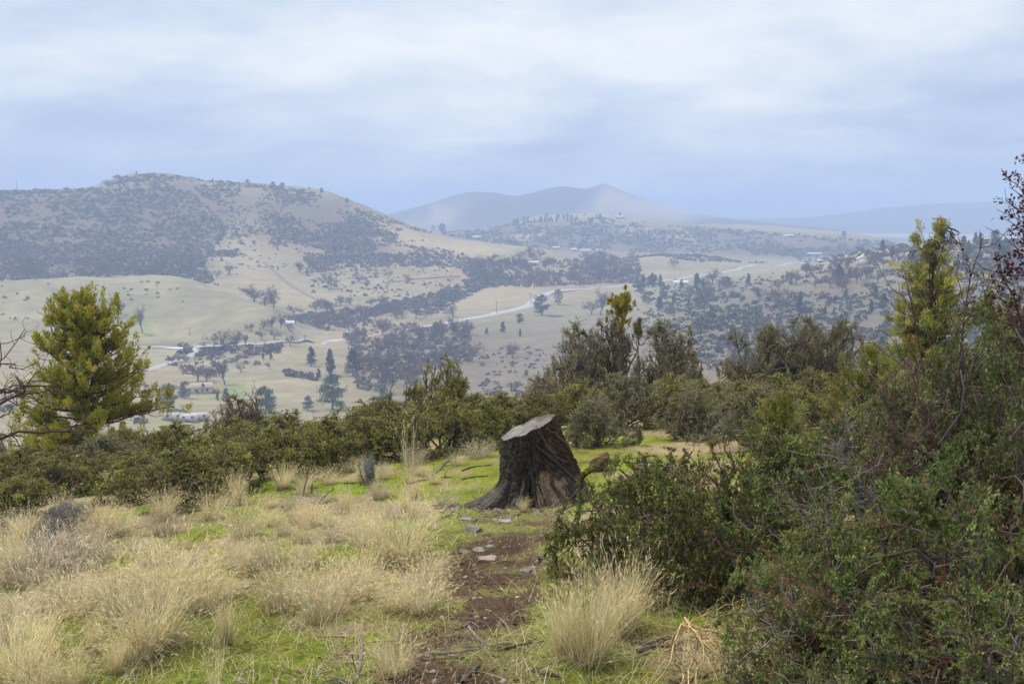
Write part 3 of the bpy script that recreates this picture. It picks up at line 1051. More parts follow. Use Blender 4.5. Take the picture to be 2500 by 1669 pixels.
OAKS = [oak_model(100 + i, 10, (1.0, 1.25, .9, 1.1, 1.3, 1.0)[i], (0, 0, .1, 0, .25, .9)[i]) for i in range(6)]
CONS = [conifer_model(200 + i, 10, (.30, .24, .34, .27)[i], (0.1, 0, .2, .35)[i]) for i in range(4)]
ROUND = [conifer_model(220, 10, .36, .95, quads_n=2200), conifer_model(221, 10, .42, 1.0, quads_n=2200)]
PALE = [conifer_model(230 + i, 10, .40, .8, [(0.15, 0.18, 0.125), (0.125, 0.155, 0.115), (0.17, 0.19, 0.135)], 2800) for i in range(2)]
PINE = [conifer_model(240, 10, .33, .8, quads_n=900)]
tree_count = {}


def plant(models, k, px, py, hpx, label, name, group, dmin=330, dmax=9000, wide=1.0, sink=0.0, P=None):
    p = at(px, py, dmin, dmax)[0] if P is None else P
    h = hpx * np.hypot(p[0], p[1]) / FPX
    s = h / 10.0
    r = assembled(name, models[k % len(models)], label, 'tree', (p[0], p[1], p[2] - sink * h), random.uniform(0, 6.28), (s * wide, s * wide, s), group)
    return r


G_CON = 'conifers in the valley'
for i, (x, y, h, mdl, lab) in enumerate([
    (760, 894, 48, CONS, 'dark conifer at the left end of the valley conifer group'),
    (806, 915, 62, CONS, 'tall conifer, middle of the three above the pale round conifer'),
    (862, 918, 66, CONS, 'broad conifer, right one of the three below the road straight'),
    (811, 1000, 88, PALE, 'largest pale grey-green conifer in front of the dry meadow'),
    (778, 927, 28, CONS, 'short conifer at the foot of the three tall ones'),
    (642, 877, 16, CONS, 'left of two little conifers in the dry field'),
    (662, 877, 18, CONS, 'right of two little conifers in the dry field'),
    (752, 1002, 36, PALE, 'small pale conifer left of the largest pale one'),
    (930, 998, 60, PALE, 'pale conifer just above the hedge at the dead snag'),
    (648, 1016, 72, PALE, 'pale conifer behind the shrubs right of the trailers'),
    (552, 978, 30, CONS, 'small conifer on the lawn edge below the oak'),
    (531, 978, 18, CONS, 'smallest conifer on the lawn edge below the oak'),
    (452, 972, 40, PALE, 'conifer at the left corner of the low white house'),
    (414, 1000, 62, PALE, 'grey-green conifer right behind the big juniper'),
    (496, 960, 24, CONS, 'little dark conifer in front of the low white house'),
    (1322, 769, 50, ROUND, 'dense round dark tree standing just below the road bend'),
    (1228, 813, 29, CONS, 'pointed conifer in the field below the road, taller of two'),
    (1270, 822, 20, CONS, 'pointed little conifer in the field below the road, lower of two'),
    (1269, 790, 25, ROUND, 'round evergreen bush-tree in the field left of the round dark tree'),
    (1064, 822, 36, PALE, 'grey-green conifer among the oaks under the road straight'),
    (1188, 817, 18, CONS, 'small conifer mixed with oaks left of the pointed conifers'),
    (1382, 866, 36, PALE, 'pale conifer half hidden by the dark foreground shrub'),
    (1285, 918, 16, ROUND, 'small round evergreen alone on the bare slope'),
    (1362, 743, 38, PINE, 'pine with a bare trunk right of the road bend'),
    (1080, 569, 24, ROUND, 'dark tree pair on the hill tail skyline, right one'),
    (1057, 564, 15, ROUND, 'dark tree pair on the hill tail skyline, left one'),
    (1292, 617, 12, ROUND, 'lone small tree at the end of the pale hill tail'),
    (1570, 702, 32, CONS, 'leftmost conifer of the grove left of the white farmhouse'),
    (1592, 700, 34, CONS, 'middle conifer of the grove left of the white farmhouse'),
    (1612, 703, 32, CONS, 'conifer of the grove nearest the white farmhouse'),
    (1664, 706, 24, CONS, 'conifer in front of the white farmhouse'),
    (1700, 716, 48, CONS, 'tallest conifer right of the white farmhouse'),
    (1716, 706, 27, CONS, 'lesser conifer right of the white farmhouse'),
    (1776, 700, 25, ROUND, 'round evergreen alone on the pale field below the road'),
    (1826, 697, 29, CONS, 'conifer at the right end of the pale field below the road'),
    (2048, 697, 48, CONS, 'tall dark conifer below the red car'),
    (2075, 678, 24, CONS, 'small conifer under the red car'),
    (1952, 766, 44, CONS, 'dim conifer on the brown right-hand slope below the wood'),
    (2064, 731, 23, CONS, 'small conifer in the middle of the brown right-hand slope'),
    (2136, 731, 32, CONS, 'conifer on the brown slope left of the tall juniper'),
    (2154, 616, 29, CONS, 'conifer on the right ridge, left of the tall juniper'),
    (2178, 632, 30, CONS, 'conifer close against the tall juniper on the right ridge'),
    (2320, 609, 37, ROUND, 'round dark tree on the right ridge just right of the juniper'),
    (2351, 616, 36, CONS, 'conifer on the right ridge, second right of the juniper'),
    (2393, 605, 33, CONS, 'pointed conifer near the middle of the right ridge'),
    (2381, 597, 27, CONS, 'thin conifer standing behind the pointed one on the right ridge'),
    (2429, 597, 32, ROUND, 'round reddish-dark tree at the right end of the ridge'),
    (2303, 608, 31, CONS, 'conifer on the ridge partly behind the tall juniper'),
    (2060, 580, 16, ROUND, 'lone dark tree on the far ridge beyond the right-hand houses'),
    (2126, 766, 32, CONS, 'conifer midway down the brown slope beside the juniper'),
    (2167, 820, 40, PALE, 'pale conifer low on the brown slope beside the juniper'),
    (1711, 823, 52, PALE, 'tall hazy conifer in the right-hand ravine'),
    (1734, 781, 36, PALE, 'conifer above the tall hazy one in the ravine'),
    (1680, 773, 27, PALE, 'small conifer on the left bank of the ravine'),
    (1615, 754, 30, PALE, 'conifer left of the ravine, upper of two'),
    (1638, 770, 30, PALE, 'conifer left of the ravine, lower of two'),
    (1753, 858, 25, PALE, 'small conifer at the bottom of the ravine'),
    (1578, 743, 32, PALE, 'conifer under the grove by the white farmhouse'),
    (1645, 745, 28, CONS, 'dark conifer under the white farmhouse'),
    (667, 461, 17, ROUND, 'left of the two tall trees on the big hill skyline'),
    (689, 463, 17, ROUND, 'right of the two tall trees on the big hill skyline'),
    (605, 451, 13, ROUND, 'spreading tree on the big hill skyline left of the tall pair'),
    (520, 443, 8, CONS, 'tiny tree on the big hill skyline near the summit shoulder'),
    (755, 465, 9, CONS, 'tiny tree on the big hill skyline right of the tall pair'),
    (785, 472, 13, ROUND, 'round tree where the big hill skyline starts to fall'),
    (848, 497, 13, ROUND, 'lone tree on the falling skyline of the big hill'),
    (333, 426, 8, CONS, 'tiny pointed tree on the big hill summit'),
    (163, 465, 8, CONS, 'tiny pointed tree on the left skyline of the big hill'),
    (578, 577, 18, CONS, 'lone conifer at the top of the grassy spur on the big hill'),
    (600, 580, 10, ROUND, 'bushy tree beside the lone conifer on the grassy spur'),
    (498, 542, 15, CONS, 'lone conifer high on the face of the big hill'),
]):
    plant(mdl, i, x, y, h, lab, 'conifer_tree', G_CON, 1250 if y < 585 and x > 1050 else 330, 1420 if x < 1030 else 9000)

G_OAK = 'bare oaks in the valley'
for i, (x, y, h, w, lab) in enumerate([
    (801, 702, 40, 1.2, 'round bare oak alone in the pasture under the big hill'),
    (622, 738, 44, 1.2, 'left bare oak of the clump on the knoll edge'),
    (646, 745, 56, 1.1, 'middle bare oak of the clump on the knoll edge'),
    (668, 752, 46, 1.1, 'right bare oak of the clump on the knoll edge'),
    (295, 768, 34, 1.0, 'bare tree behind the top of the big juniper'),
    (548, 938, 58, 1.1, 'big spreading bare oak behind the low white house'),
    (483, 930, 46, 1.5, 'broad bare oak just left of the big spreading one'),
    (505, 932, 40, 1.3, 'bare oak squeezed between the broad and the spreading oak'),
    (613, 808, 24, 1.3, 'round bare oak at the left end of the knoll-tip row'),
    (645, 804, 28, 1.2, 'second bare oak of the knoll-tip row'),
    (664, 802, 30, 1.2, 'third bare oak of the knoll-tip row'),
    (685, 801, 28, 1.2, 'bare oak left of the tiny shed'),
    (709, 844, 30, 1.1, 'bare tree on the lower road between pole and knoll'),
    (638, 828, 24, 1.1, 'small bare tree under the knoll-tip row, left'),
    (670, 828, 25, 1.3, 'small bare tree under the knoll-tip row, right'),
    (548, 848, 48, 1.6, 'large dark bare oak beside the lower road junction'),
    (578, 850, 40, 1.3, 'bare oak right of the large dark one at the junction'),
    (600, 845, 28, 1.1, 'small bare oak at the right of the junction trees'),
    (506, 874, 28, 1.3, 'bare oak directly under the road junction'),
    (578, 889, 30, 1.3, 'bare oak in the field under the junction trees'),
    (448, 912, 28, 1.1, 'bare tree beside the pale side road'),
    (1105, 774, 36, 1.1, 'lone bare oak on the pale slope above the road straight'),
    (1016, 777, 31, 1.3, 'round bare oak above the road, left of the lone one'),
    (1467, 770, 60, 1.1, 'large bare oak right of the pine below the road'),
    (1445, 768, 42, 1.1, 'bare oak touching the large one right of the pine'),
    (1252, 873, 38, 1.2, 'bare oak on the open slope under the pointed conifers'),
    (1152, 881, 52, 1.2, 'tallest bare oak on the brown slope in the centre'),
    (946, 862, 50, 1.2, 'bare oak right of the valley conifers'),
    (1026, 835, 36, 1.3, 'bare oak between the conifers and the road straight'),
    (1106, 823, 42, 1.0, 'bare oak with red-brown litter under the road straight'),
    (1007, 885, 40, 1.2, 'bare oak on the brown slope, left'),
    (1076, 889, 38, 1.1, 'bare oak on the brown slope, below the grey-green conifer'),
    (808, 705, 30, 1.0, 'small bare oak behind the round one in the pasture'),
    (262, 452, 15, 1.4, 'bare tree on the left shoulder of the summit, lower one'),
    (283, 442, 15, 1.4, 'bare tree on the left shoulder of the summit, upper one'),
    (1530, 678, 26, 1.2, 'round bare oak near the road, right of the long wood'),
    (1645, 655, 28, 1.0, 'thin bare tree left of the brown clearing by the road'),
    (1000, 690, 20, 1.2, 'small bare oak beside the brown farm track'),
    (950, 678, 22, 1.0, 'bare tree above the brown farm track'),
    (875, 690, 24, 1.4, 'broad bare oak in the pasture right of the round one'),
    (895, 705, 20, 1.1, 'small bare oak under the broad one in the pasture'),
    (730, 665, 26, 1.6, 'broad bare oak at the foot of the big hill scrub'),
    (770, 655, 30, 1.4, 'bare oak right of the broad one at the hill foot'),
    (560, 670, 26, 1.1, 'bare oak in the grassy hollow behind the knoll'),
    (528, 678, 22, 1.3, 'reddish bare oak at the gully behind the knoll'),
]):
    plant(OAKS, i, x, y, h, lab, 'oak_tree', G_OAK, 330, 1420, w)
p = plant(OAKS, 5, 347, 812, 58, 'tall pointed brown bare poplar alone on the knoll', 'poplar_tree', None, 330, 1420, 0.75)


def in_poly(poly, n, g):
    poly = np.asarray(poly, float)
    lo, hi = poly.min(0), poly.max(0)
    out = np.zeros((0, 2))
    while len(out) < n:
        q = g.uniform(lo, hi, (n * 3, 2))
        out = np.concatenate([out, q[poly_mask(q[:, 0], q[:, 1], poly, 1e-3) > .5]])
    return out[:n]


ZONES = [
    ([(1150, 640), (1200, 628), (1545, 632), (1550, 680), (1450, 700), (1180, 702), (1140, 680)], 62, (22, 36), 'bare oak in the long wood above the road', 'oaks of the long wood above the road', 900, 1420),
    ([(830, 805), (1100, 790), (1150, 815), (1120, 870), (1050, 905), (900, 905), (830, 860)], 40, (24, 42), 'bare oak in the loose wood under the road', 'oaks of the wood below the road', 420, 1000),
    ([(720, 760), (840, 735), (960, 740), (1000, 770), (900, 805), (760, 805), (700, 785)], 32, (20, 34), 'bare oak in the thicket past the knoll tip', 'oaks of the knoll-tip thicket', 600, 1100),
    ([(0, 640), (200, 640), (330, 660), (480, 660), (480, 690), (330, 678), (0, 690)], 34, (18, 30), 'bare oak along the big hill scrub edge', 'oaks along the hill foot', 900, 1250),
    ([(1690, 690), (1830, 700), (2050, 640), (2200, 640), (2150, 720), (1900, 740), (1760, 790), (1700, 750)], 44, (22, 40), 'bare oak in the right-hand hazy wood', 'oaks of the right-hand wood', 400, 1400),
    ([(1800, 625), (2000, 600), (2170, 610), (2160, 640), (1900, 645)], 16, (16, 26), 'bare oak among the right-hand houses', 'oaks around the far houses', 800, 1600),
    ([(860, 900), (1060, 900), (1040, 960), (900, 970)], 14, (30, 46), 'bare oak in the low central thicket', 'oaks of the low thicket', 380, 700),
    ([(430, 880), (640, 870), (700, 900), (600, 920), (430, 920)], 10, (16, 26), 'field oak, bare, below the road junction', 'oaks of the dry field', 400, 800),
]
gz_ = np.random.default_rng(77)


def nth(k):
    return {1: 'first', 2: 'second', 3: 'third', 4: 'fourth', 5: 'fifth', 6: 'sixth', 7: 'seventh', 8: 'eighth', 9: 'ninth'}.get(k, '%dth' % k if k % 100 in (11, 12, 13) or k % 10 not in (1, 2, 3) else '%d%s' % (k, {1: 'st', 2: 'nd', 3: 'rd'}[k % 10]))


def size_word(h, hr):
    f = (h - hr[0]) / (hr[1] - hr[0])
    return 'small' if f < .33 else ('mid-sized' if f < .67 else 'tall')


for poly, n, hr, lab, grp, d0, d1 in ZONES:
    q = in_poly(poly, n, gz_)
    q = q[np.argsort(q[:, 0])]
    for j, (x, y) in enumerate(q):
        h = gz_.uniform(*hr)
        plant(OAKS, int(gz_.integers(0, 5)), x, y, h, '%s %s, %s from its left end' % (size_word(h, hr), lab, nth(j + 1)), 'oak_tree', grp, d0, d1, gz_.uniform(.9, 1.35))
CZ = [
    ([(1690, 720), (1800, 710), (2200, 740), (2250, 880), (1700, 880)], 26, (18, 34), 'hazy conifer scattered over the brown right-hand slope', 'conifers of the right-hand slope', 400, 1000),
    ([(1240, 545), (1330, 532), (1480, 525), (1560, 530), (1480, 545), (1300, 560)], 40, (9, 14), 'dark conifer on the mesa top', 'conifers of the mesa top', 1500, 2400),
    ([(2210, 612), (2460, 600), (2480, 640), (2230, 650)], 16, (20, 34), 'dark conifer crowding under the right ridge skyline', 'conifers of the right ridge', 500, 900),
    ([(1100, 575), (1300, 560), (1650, 570), (1900, 590), (1880, 615), (1300, 600)], 40, (8, 13), 'dark conifer dotted over the mesa slope', 'conifers of the mesa slope', 1500, 2400),
    ([(1560, 690), (1620, 690), (1720, 740), (1600, 790), (1540, 770)], 12, (20, 32), 'hazy conifer on the slope under the farmhouse grove', 'conifers under the farmhouse grove', 500, 1100),
]
for poly, n, hr, lab, grp, d0, d1 in CZ:
    q = in_poly(poly, n, gz_)
    q = q[np.argsort(q[:, 0])]
    for j, (x, y) in enumerate(q):
        h = gz_.uniform(*hr)
        plant(CONS if gz_.random() < .6 else (PALE if y > 720 else ROUND), int(gz_.integers(0, 4)), x, y, h, '%s %s, %s from the left' % (size_word(h, hr), lab, nth(j + 1)), 'conifer_tree', grp, d0, d1)

# ---- scrub that reads as one mass
def clumps(name, label, specs, seed, mat=None, per=10):
    g = np.random.default_rng(seed)
    m = MB()
    for poly, n, size, cols, d0, d1, gap in specs:
        q = in_poly(poly, n, g)
        P = at(q[:, 0], q[:, 1], d0, d1)
        keep = fbm(P[:, 0] / 45, P[:, 1] / 45, 3, seed) + g.uniform(-.12, .12, len(P)) > gap
        P = P[keep]
        k = len(P)
        s = g.uniform(size[0], size[1], k) * g.choice([.7, 1, 1.35], k)
        c = pal(cols, k, g, .2)
        dr = norm(g.normal(size=(k, per, 3)))
        dr[..., 2] = np.abs(dr[..., 2])
        rr = g.uniform(.35, 1.0, (k, per, 1))
        pos = P[:, None, :] + dr * rr * s[:, None, None] * np.array([.62, .62, .5])
        d_ = norm(dr + g.normal(size=(k, per, 3)) * .8)
        pos, d_ = pos.reshape(-1, 3), d_.reshape(-1, 3)
        sz = np.repeat(s, per)
        a = norm(np.cross(d_, g.normal(size=d_.shape)))
        b = np.cross(d_, a)
        w = (sz * g.uniform(.18, .40, len(sz)))[:, None]
        V = np.stack([pos - a * w, pos + b * w * .8, pos + a * w, pos - b * w * .8], 1)
        C = np.repeat(np.repeat(c, per, 0) * g.uniform(.8, 1.2, (k * per, 1)), 4, 0)
        m.add(V, quads=np.arange(4 * len(sz)).reshape(-1, 4), col=C)
    o = link(name, m.mesh(name, mat or M_far_leaf))
    tag(o, label, None, None, 'stuff')
    return o


DK = [(0.095, 0.098, 0.066), (0.125, 0.105, 0.075), (0.085, 0.088, 0.062)]
BR = [(0.135, 0.095, 0.085), (0.11, 0.085, 0.082), (0.16, 0.11, 0.082), (0.09, 0.078, 0.07)]
GN = [(0.06, 0.075, 0.055), (0.05, 0.065, 0.05), (0.08, 0.085, 0.06)]
clumps('hill_scrub', 'dark grey-green scrub covering the face of the big hill', [
    ([(-800, 500), (-400, 485), (-90, 470), (-90, 650), (-800, 660)], 2200, (2.8, 4.6), DK + BR[3:], 950, 1500, .40),
    ([(-100, 470), (250, 458), (300, 440), (430, 440), (480, 480), (560, 560), (500, 640), (-100, 640)], 4200, (2.6, 4.2), DK + BR[3:], 950, 1500, .40),
    ([(440, 442), (760, 468), (860, 510), (980, 560), (960, 590), (760, 560), (560, 520)], 2000, (2.4, 3.8), DK + BR[:1], 950, 1500, .47),
    ([(680, 520), (880, 530), (980, 590), (1000, 640), (760, 650), (640, 590)], 2000, (2.6, 4.4), DK + BR, 950, 1500, .46),
    ([(250, 455), (290, 434), (362, 425), (440, 429), (600, 449), (750, 464), (740, 470), (440, 440), (300, 446)], 420, (2.4, 3.8), DK, 1200, 1420, .3),
    ([(-100, 466), (160, 466), (250, 457), (250, 470), (-100, 480)], 260, (2.4, 3.4), DK, 1200, 1420, .3),
    ([(840, 500), (960, 536), (1060, 568), (1040, 570), (900, 530)], 150, (2.0, 3.4), DK, 1150, 1420, .3),
    ([(400, 620), (480, 610), (520, 690), (540, 700), (430, 680), (340, 672)], 420, (3, 5), DK, 850, 1250, .3),
    ([(500, 618), (585, 610), (580, 625), (510, 628)], 60, (3, 5), DK, 950, 1250, .0),
    ([(-100, 480), (300, 450), (700, 470), (960, 560), (1100, 600), (1150, 640), (700, 660), (480, 680), (-100, 690)], 1500, (1.5, 3.0), DK + BR + GN, 950, 1450, .34),
    ([(560, 480), (700, 490), (720, 560), (600, 600), (520, 560)], 500, (1.8, 3.2), BR + GN, 950, 1450, .38),
    ([(720, 640), (1100, 640), (1150, 700), (900, 740), (760, 720)], 320, (1.5, 3.4), BR + GN, 800, 1250, .45),
], 301)
clumps('oak_brush', 'purple-brown leafless brush along the hill foot and hollows', [
    ([(-100, 590), (480, 600), (480, 680), (330, 672), (-100, 690)], 1700, (3, 5), BR, 900, 1250, .42),
    ([(700, 560), (980, 600), (1140, 612), (1180, 660), (960, 650), (760, 665)], 1100, (3, 5), BR, 950, 1350, .47),
    ([(1120, 640), (1560, 630), (1570, 690), (1150, 705)], 1100, (3, 5.5), BR, 850, 1420, .40),
    ([(690, 775), (1000, 735), (1180, 670), (1190, 700), (1010, 795), (830, 815)], 950, (2.5, 4.5), BR, 600, 1100, .42),
    ([(830, 800), (1140, 795), (1160, 880), (1050, 905), (880, 960)], 900, (2.2, 4), BR, 400, 1000, .42),
    ([(1680, 700), (2060, 640), (2300, 640), (2500, 660), (2500, 900), (1700, 900)], 2000, (2.0, 4.0), BR[1:2] + BR[3:] + GN[:1], 380, 1100, .45),
    ([(440, 845), (680, 838), (680, 856), (440, 872)], 60, (3, 5), BR, 500, 800, .3),
    ([(620, 852), (680, 850), (680, 862), (610, 868)], 60, (2.6, 4), BR, 500, 800, .0),
    ([(700, 905), (760, 918), (770, 930), (700, 918)], 60, (2.4, 3.6), BR, 450, 800, .0),
    ([(400, 875), (640, 870), (640, 890), (400, 900)], 60, (2.4, 3.6), BR, 450, 800, .48),
    ([(-50, 950), (380, 940), (400, 1040), (-50, 1040)], 80, (2, 3.6), BR, 380, 700, .4),
    ([(1170, 930), (1300, 940), (1380, 950), (1380, 975), (1170, 975)], 60, (2.2, 3.6), BR, 400, 700, .3),
    ([(1140, 850), (1400, 850), (1400, 930), (1180, 920)], 120, (1.4, 2.6), BR, 400, 800, .5),
], 302, M_far_wood)
clumps('evergreen_scrub', 'low grey-green evergreen scrub on the valley banks and the mesa', [
    ([(2480, 584), (3000, 575), (3000, 900), (2480, 900)], 1400, (2.4, 4.2), DK + BR[3:] + GN, 380, 900, .40),
    ([(880, 760), (960, 735), (1080, 712), (1120, 690), (1200, 668), (1230, 690), (1180, 705), (1090, 745), (1000, 755), (900, 775)], 700, (2.4, 4), GN, 600, 1250, .30),
    ([(1060, 570), (1300, 540), (1500, 530), (1660, 552), (1900, 570), (2180, 592), (2180, 640), (1900, 625), (1300, 608)], 4200, (3.4, 5.5), DK + GN, 1450, 2500, .42),
    ([(1500, 615), (1640, 600), (1880, 640), (1700, 640)], 420, (3, 5), DK, 1200, 1500, .38),
    ([(1540, 700), (1700, 700), (1800, 720), (1900, 780), (1780, 860), (1560, 800)], 900, (2.0, 4.0), GN, 400, 1100, .42),
    ([(1800, 740), (2250, 700), (2500, 700), (2500, 900), (1800, 900)], 800, (1.6, 3.4), GN, 380, 900, .46),
    ([(1900, 590), (2180, 590), (2250, 610), (2200, 640), (1950, 640)], 420, (3, 5), DK + BR, 800, 1700, .4),
    ([(2200, 605), (2500, 584), (2500, 660), (2250, 660)], 600, (2.4, 4), DK + BR, 500, 900, .38),
    ([(0, 690), (300, 680), (500, 700), (450, 780), (0, 780)], 90, (1.6, 2.6), BR, 600, 850, .55),
], 303)

# ------------------------------------------------------------------ foreground: the stump
ST = near(1290, 9.0)
STX, STY, STZ = ST
gs = np.random.default_rng(4)
NT, NZ = 320, 88
th = np.linspace(0, 2 * math.pi, NT, endpoint=False)
zt = np.linspace(0, 1, NZ)
TH, ZT = np.meshgrid(th, zt)


def angd(a, b):
    return (a - b + math.pi) % (2 * math.pi) - math.pi


LOBES = [  # angle deg, width deg, reach, height share, power
    (182, 13, 0.68, 0.52, 2.2), (210, 12, 0.44, 0.46, 2.0), (240, 12, 0.17, 0.36, 1.8), (264, 9, 0.12, 0.32, 1.6), (284, 9, 0.15, 0.42, 1.5), (318, 14, 0.18, 0.52, 1.4), (350, 24, 0.34, 1.0, 1.0),
    (25, 18, 0.26, 0.7, 1.3), (70, 16, 0.20, 0.5, 1.6), (110, 16, 0.22, 0.5, 1.6), (148, 15, 0.20, 0.45, 1.8)]
R = 0.222 + 0.018 * np.cos(2 * (TH - 0.3)) + 0.02 * (1 - ZT) ** 2
for (a, w, reach, hs, pw) in LOBES:
    f = np.clip(1 - ZT / hs, 0, 1) ** pw
    wv = math.radians(w) * (1 + 0.8 * ZT)
    R = R + reach * f * np.exp(-(angd(TH, math.radians(a) + 0.10 * (1 - ZT) * math.sin(a)) / wv) ** 2)
# plaited ridges of old bark
wob = 0.35 * (fbm(ZT * 5 + 3, TH * 1.2, 3, 71) - .5)
ridg = np.abs(((TH + wob) * 40 / (2 * math.pi) + 4.2 * fbm(ZT * 5.5, TH * 5, 4, 72)) % 1 - .5) * 2
ridg2 = np.abs(((TH + wob * 1.4) * 110 / (2 * math.pi) + 4.5 * fbm(ZT * 9, TH * 10, 4, 73)) % 1 - .5) * 2
seam = np.minimum(fbm(np.cos(TH) * 30 + 50, ZT * 3.0 + np.sin(TH) * 30 + 50, 3, 79), 1)
R = R + 0.013 * (ridg ** .6 - .5) * (.2 + 1.6 * seam) + 0.009 * (ridg2 - .5) + 0.022 * (fbm(np.cos(TH) * 22 + 40, ZT * 16 + np.sin(TH) * 22, 4, 89) - .5) + 0.05 * (fbm(np.cos(TH) * 4 + 9, ZT * 4 + np.sin(TH) * 4, 3, 74) - .5) + 0.02 * (seam - .5)
plate = vnoise(TH * 46 / (2 * math.pi) * 1.3 + 3 * wob, np.floor(ZT * 11 + 3 * vnoise(TH * 7, ZT * 0 + 2, 90)) * 3.7, 91)
R = R + 0.016 * (np.round(plate * 4) / 4 - .5)
# the right half is torn open: bark gone, weathered wood under it
wood_c = math.radians(300)
woodm = np.clip(1.3 - (np.abs(angd(TH, math.radians(297))) / math.radians(23)) ** 2 - ((ZT - 0.20) / 0.27) ** 2 + (fbm(TH * 26, ZT * 2.5, 4, 75) - .5) * 2.6, 0, 1)
R = R - 0.045 * np.clip(woodm * 2, 0, 1) + 0.02 * np.clip(woodm * 2, 0, 1) * (ridg2 - .5) * .5
torn = np.clip(1.2 - (np.abs(angd(TH, math.radians(330))) / math.radians(38)) ** 2 - ((ZT - 0.68) / 0.36) ** 2, 0, 1)
slope = np.abs(((TH * 1.9 + ZT * 2.4) * 5.0 + 1.5 * fbm(TH * 3, ZT * 5, 3, 76)) % 1 - .5) * 2
R = R + torn * (0.060 * (slope - .6) - 0.01)


def topz(x, y):
    return 0.70 + 0.42 * x + 0.02 * y + 0.006 * np.sin(x * 40)


X0, Y0 = R * np.cos(TH), R * np.sin(TH)
foot = gz(STX + X0[0], STY + Y0[0]) - STZ - 0.05
ztop = topz(X0[-1], Y0[-1])
Z0 = foot[None, :] + (ztop - foot)[None, :] * ZT
# roots dive: wide reaches stay near the ground
V = np.stack([X0, Y0, Z0], -1)
ii = np.arange(NT * NZ).reshape(NZ, NT)
Q = np.stack([ii[:-1], np.roll(ii[:-1], -1, 1), np.roll(ii[1:], -1, 1), ii[1:]], -1)
cb = np.array([0.024, 0.018, 0.015])
cg = np.array([0.105, 0.100, 0.105])
cmoss = np.array([0.10, 0.085, 0.02])
cw = np.array([0.27, 0.20, 0.135])
ctorn = np.array([0.11, 0.055, 0.034])
gn = fbm(np.cos(TH) * 9 + 20, ZT * 5 + np.sin(TH) * 9, 4, 77)
colr = cb * (0.5 + 1.2 * gn[..., None]) * (0.55 + 0.5 * ridg[..., None] + 0.5 * plate[..., None])
gry = np.clip((fbm(TH * 7, ZT * 2.2, 4, 78) - .46) * 4, 0, 1) * np.clip(1.15 - ZT, 0, 1) * ridg
colr = colr * (1 - .8 * gry[..., None]) + cg * .8 * gry[..., None]
tn = torn * np.clip((slope - .25) * 1.5, 0, 1) * np.clip((fbm(TH * 11, ZT * 6, 3, 81) - .3) * 3, 0, 1)
colr = colr * (1 - .8 * tn[..., None]) + ctorn * (0.5 + 1.1 * fbm(TH * 20, ZT * 4, 3, 82)[..., None]) * .8 * tn[..., None]
ms = np.clip(1 - np.abs(angd(TH, math.radians(205))) / 1.0, 0, 1) * np.clip((gn - .42) * 4, 0, 1) * np.clip(1.2 - np.abs(ZT - .6) * 2.4, 0, 1)
colr = colr * (1 - .55 * ms[..., None]) + cmoss * .55 * ms[..., None]
wf = woodm[:-1] > .35
wcol = cw * (0.40 + 1.05 * fbm(TH * 36, ZT * 2.0, 4, 83)[..., None]) * (.75 + .3 * ridg2[..., None])
wcol = np.where((fbm(TH * 5, ZT * 4, 3, 84) > .58)[..., None], wcol * np.array([.5, .48, .5]), wcol)


def submesh(name, mask, C, mat):
    f = Q[mask]
    used, inv = np.unique(f.ravel(), return_inverse=True)
    m = MB()
    m.add(V.reshape(-1, 3)[used], quads=inv.reshape(-1, 4), col=np.clip(C.reshape(-1, 3)[used], 0, 1))
    return m.mesh(name, mat, True)


M_stump = material('charred_bark', 0.55, 0.45, 0, 14, 0.3, 1.0, 42, bdist=0.02)
M_cut = material('weathered_cut_wood', 0.55, 0.4, 0, 25, 0.2, 0.5, 60, bdist=0.006)
stump = link('tree_stump', None, None, (STX, STY, STZ), 0.0, 1.05)
tag(stump, 'charred, flaring tree stump cut off at a slant, in the middle of the slope', 'stump')
link('bark', submesh('bark', ~wf, colr, M_stump), stump)
link('exposed_wood', submesh('exposed_wood', wf, wcol, M_cut), stump)['label'] = 'tan bare wood where the bark has come away'
m = MB()
nr_ = 26
rr = np.linspace(0, 1, nr_)
ex, ey = V[-1, :, 0], V[-1, :, 1]
cxx, cyy = ex.mean(), ey.mean()
TX = cxx + (ex - cxx)[None, :] * rr[:, None] * .995
TY = cyy + (ey - cyy)[None, :] * rr[:, None] * .995
crack = np.zeros_like(TX)
for a in (0.4, 1.9, 2.7, 4.1, 5.2):
    crack = np.maximum(crack, np.clip(1 - np.abs(angd(th[None, :] + .1 * np.sin(rr[:, None] * 9), a)) / .05, 0, 1) * (rr[:, None] > .15))
TZ = topz(TX, TY) - 0.015 * crack + 0.006 * (fbm(TX * 18, TY * 18, 3, 85) - .5) + .002
ringc = 0.9 + .12 * np.sin(rr[:, None] * 95 + 3 * fbm(TX * 5, TY * 5, 2, 86))
tc_ = (np.array([0.17, 0.155, 0.145]) * (0.4 + 1.1 * fbm(TX * 9, TY * 9, 4, 87)[..., None])) * ringc[..., None]
tc_ = np.where((fbm(TX * 6 + 3, TY * 6, 3, 88) > .56)[..., None], tc_ * np.array([.55, .42, .36]), tc_) * (1 - .75 * crack[..., None])
jj = np.arange(nr_ * NT).reshape(nr_, NT)
m.add(np.stack([TX, TY, TZ], -1), quads=np.stack([jj[:-1], jj[1:], np.roll(jj[1:], -1, 1), np.roll(jj[:-1], -1, 1)], -1).reshape(-1, 4), col=tc_.reshape(-1, 3))
link('cut_top', m.mesh('cut_top', M_cut, True), stump)['label'] = 'grey weathered saw-cut face with cracks'


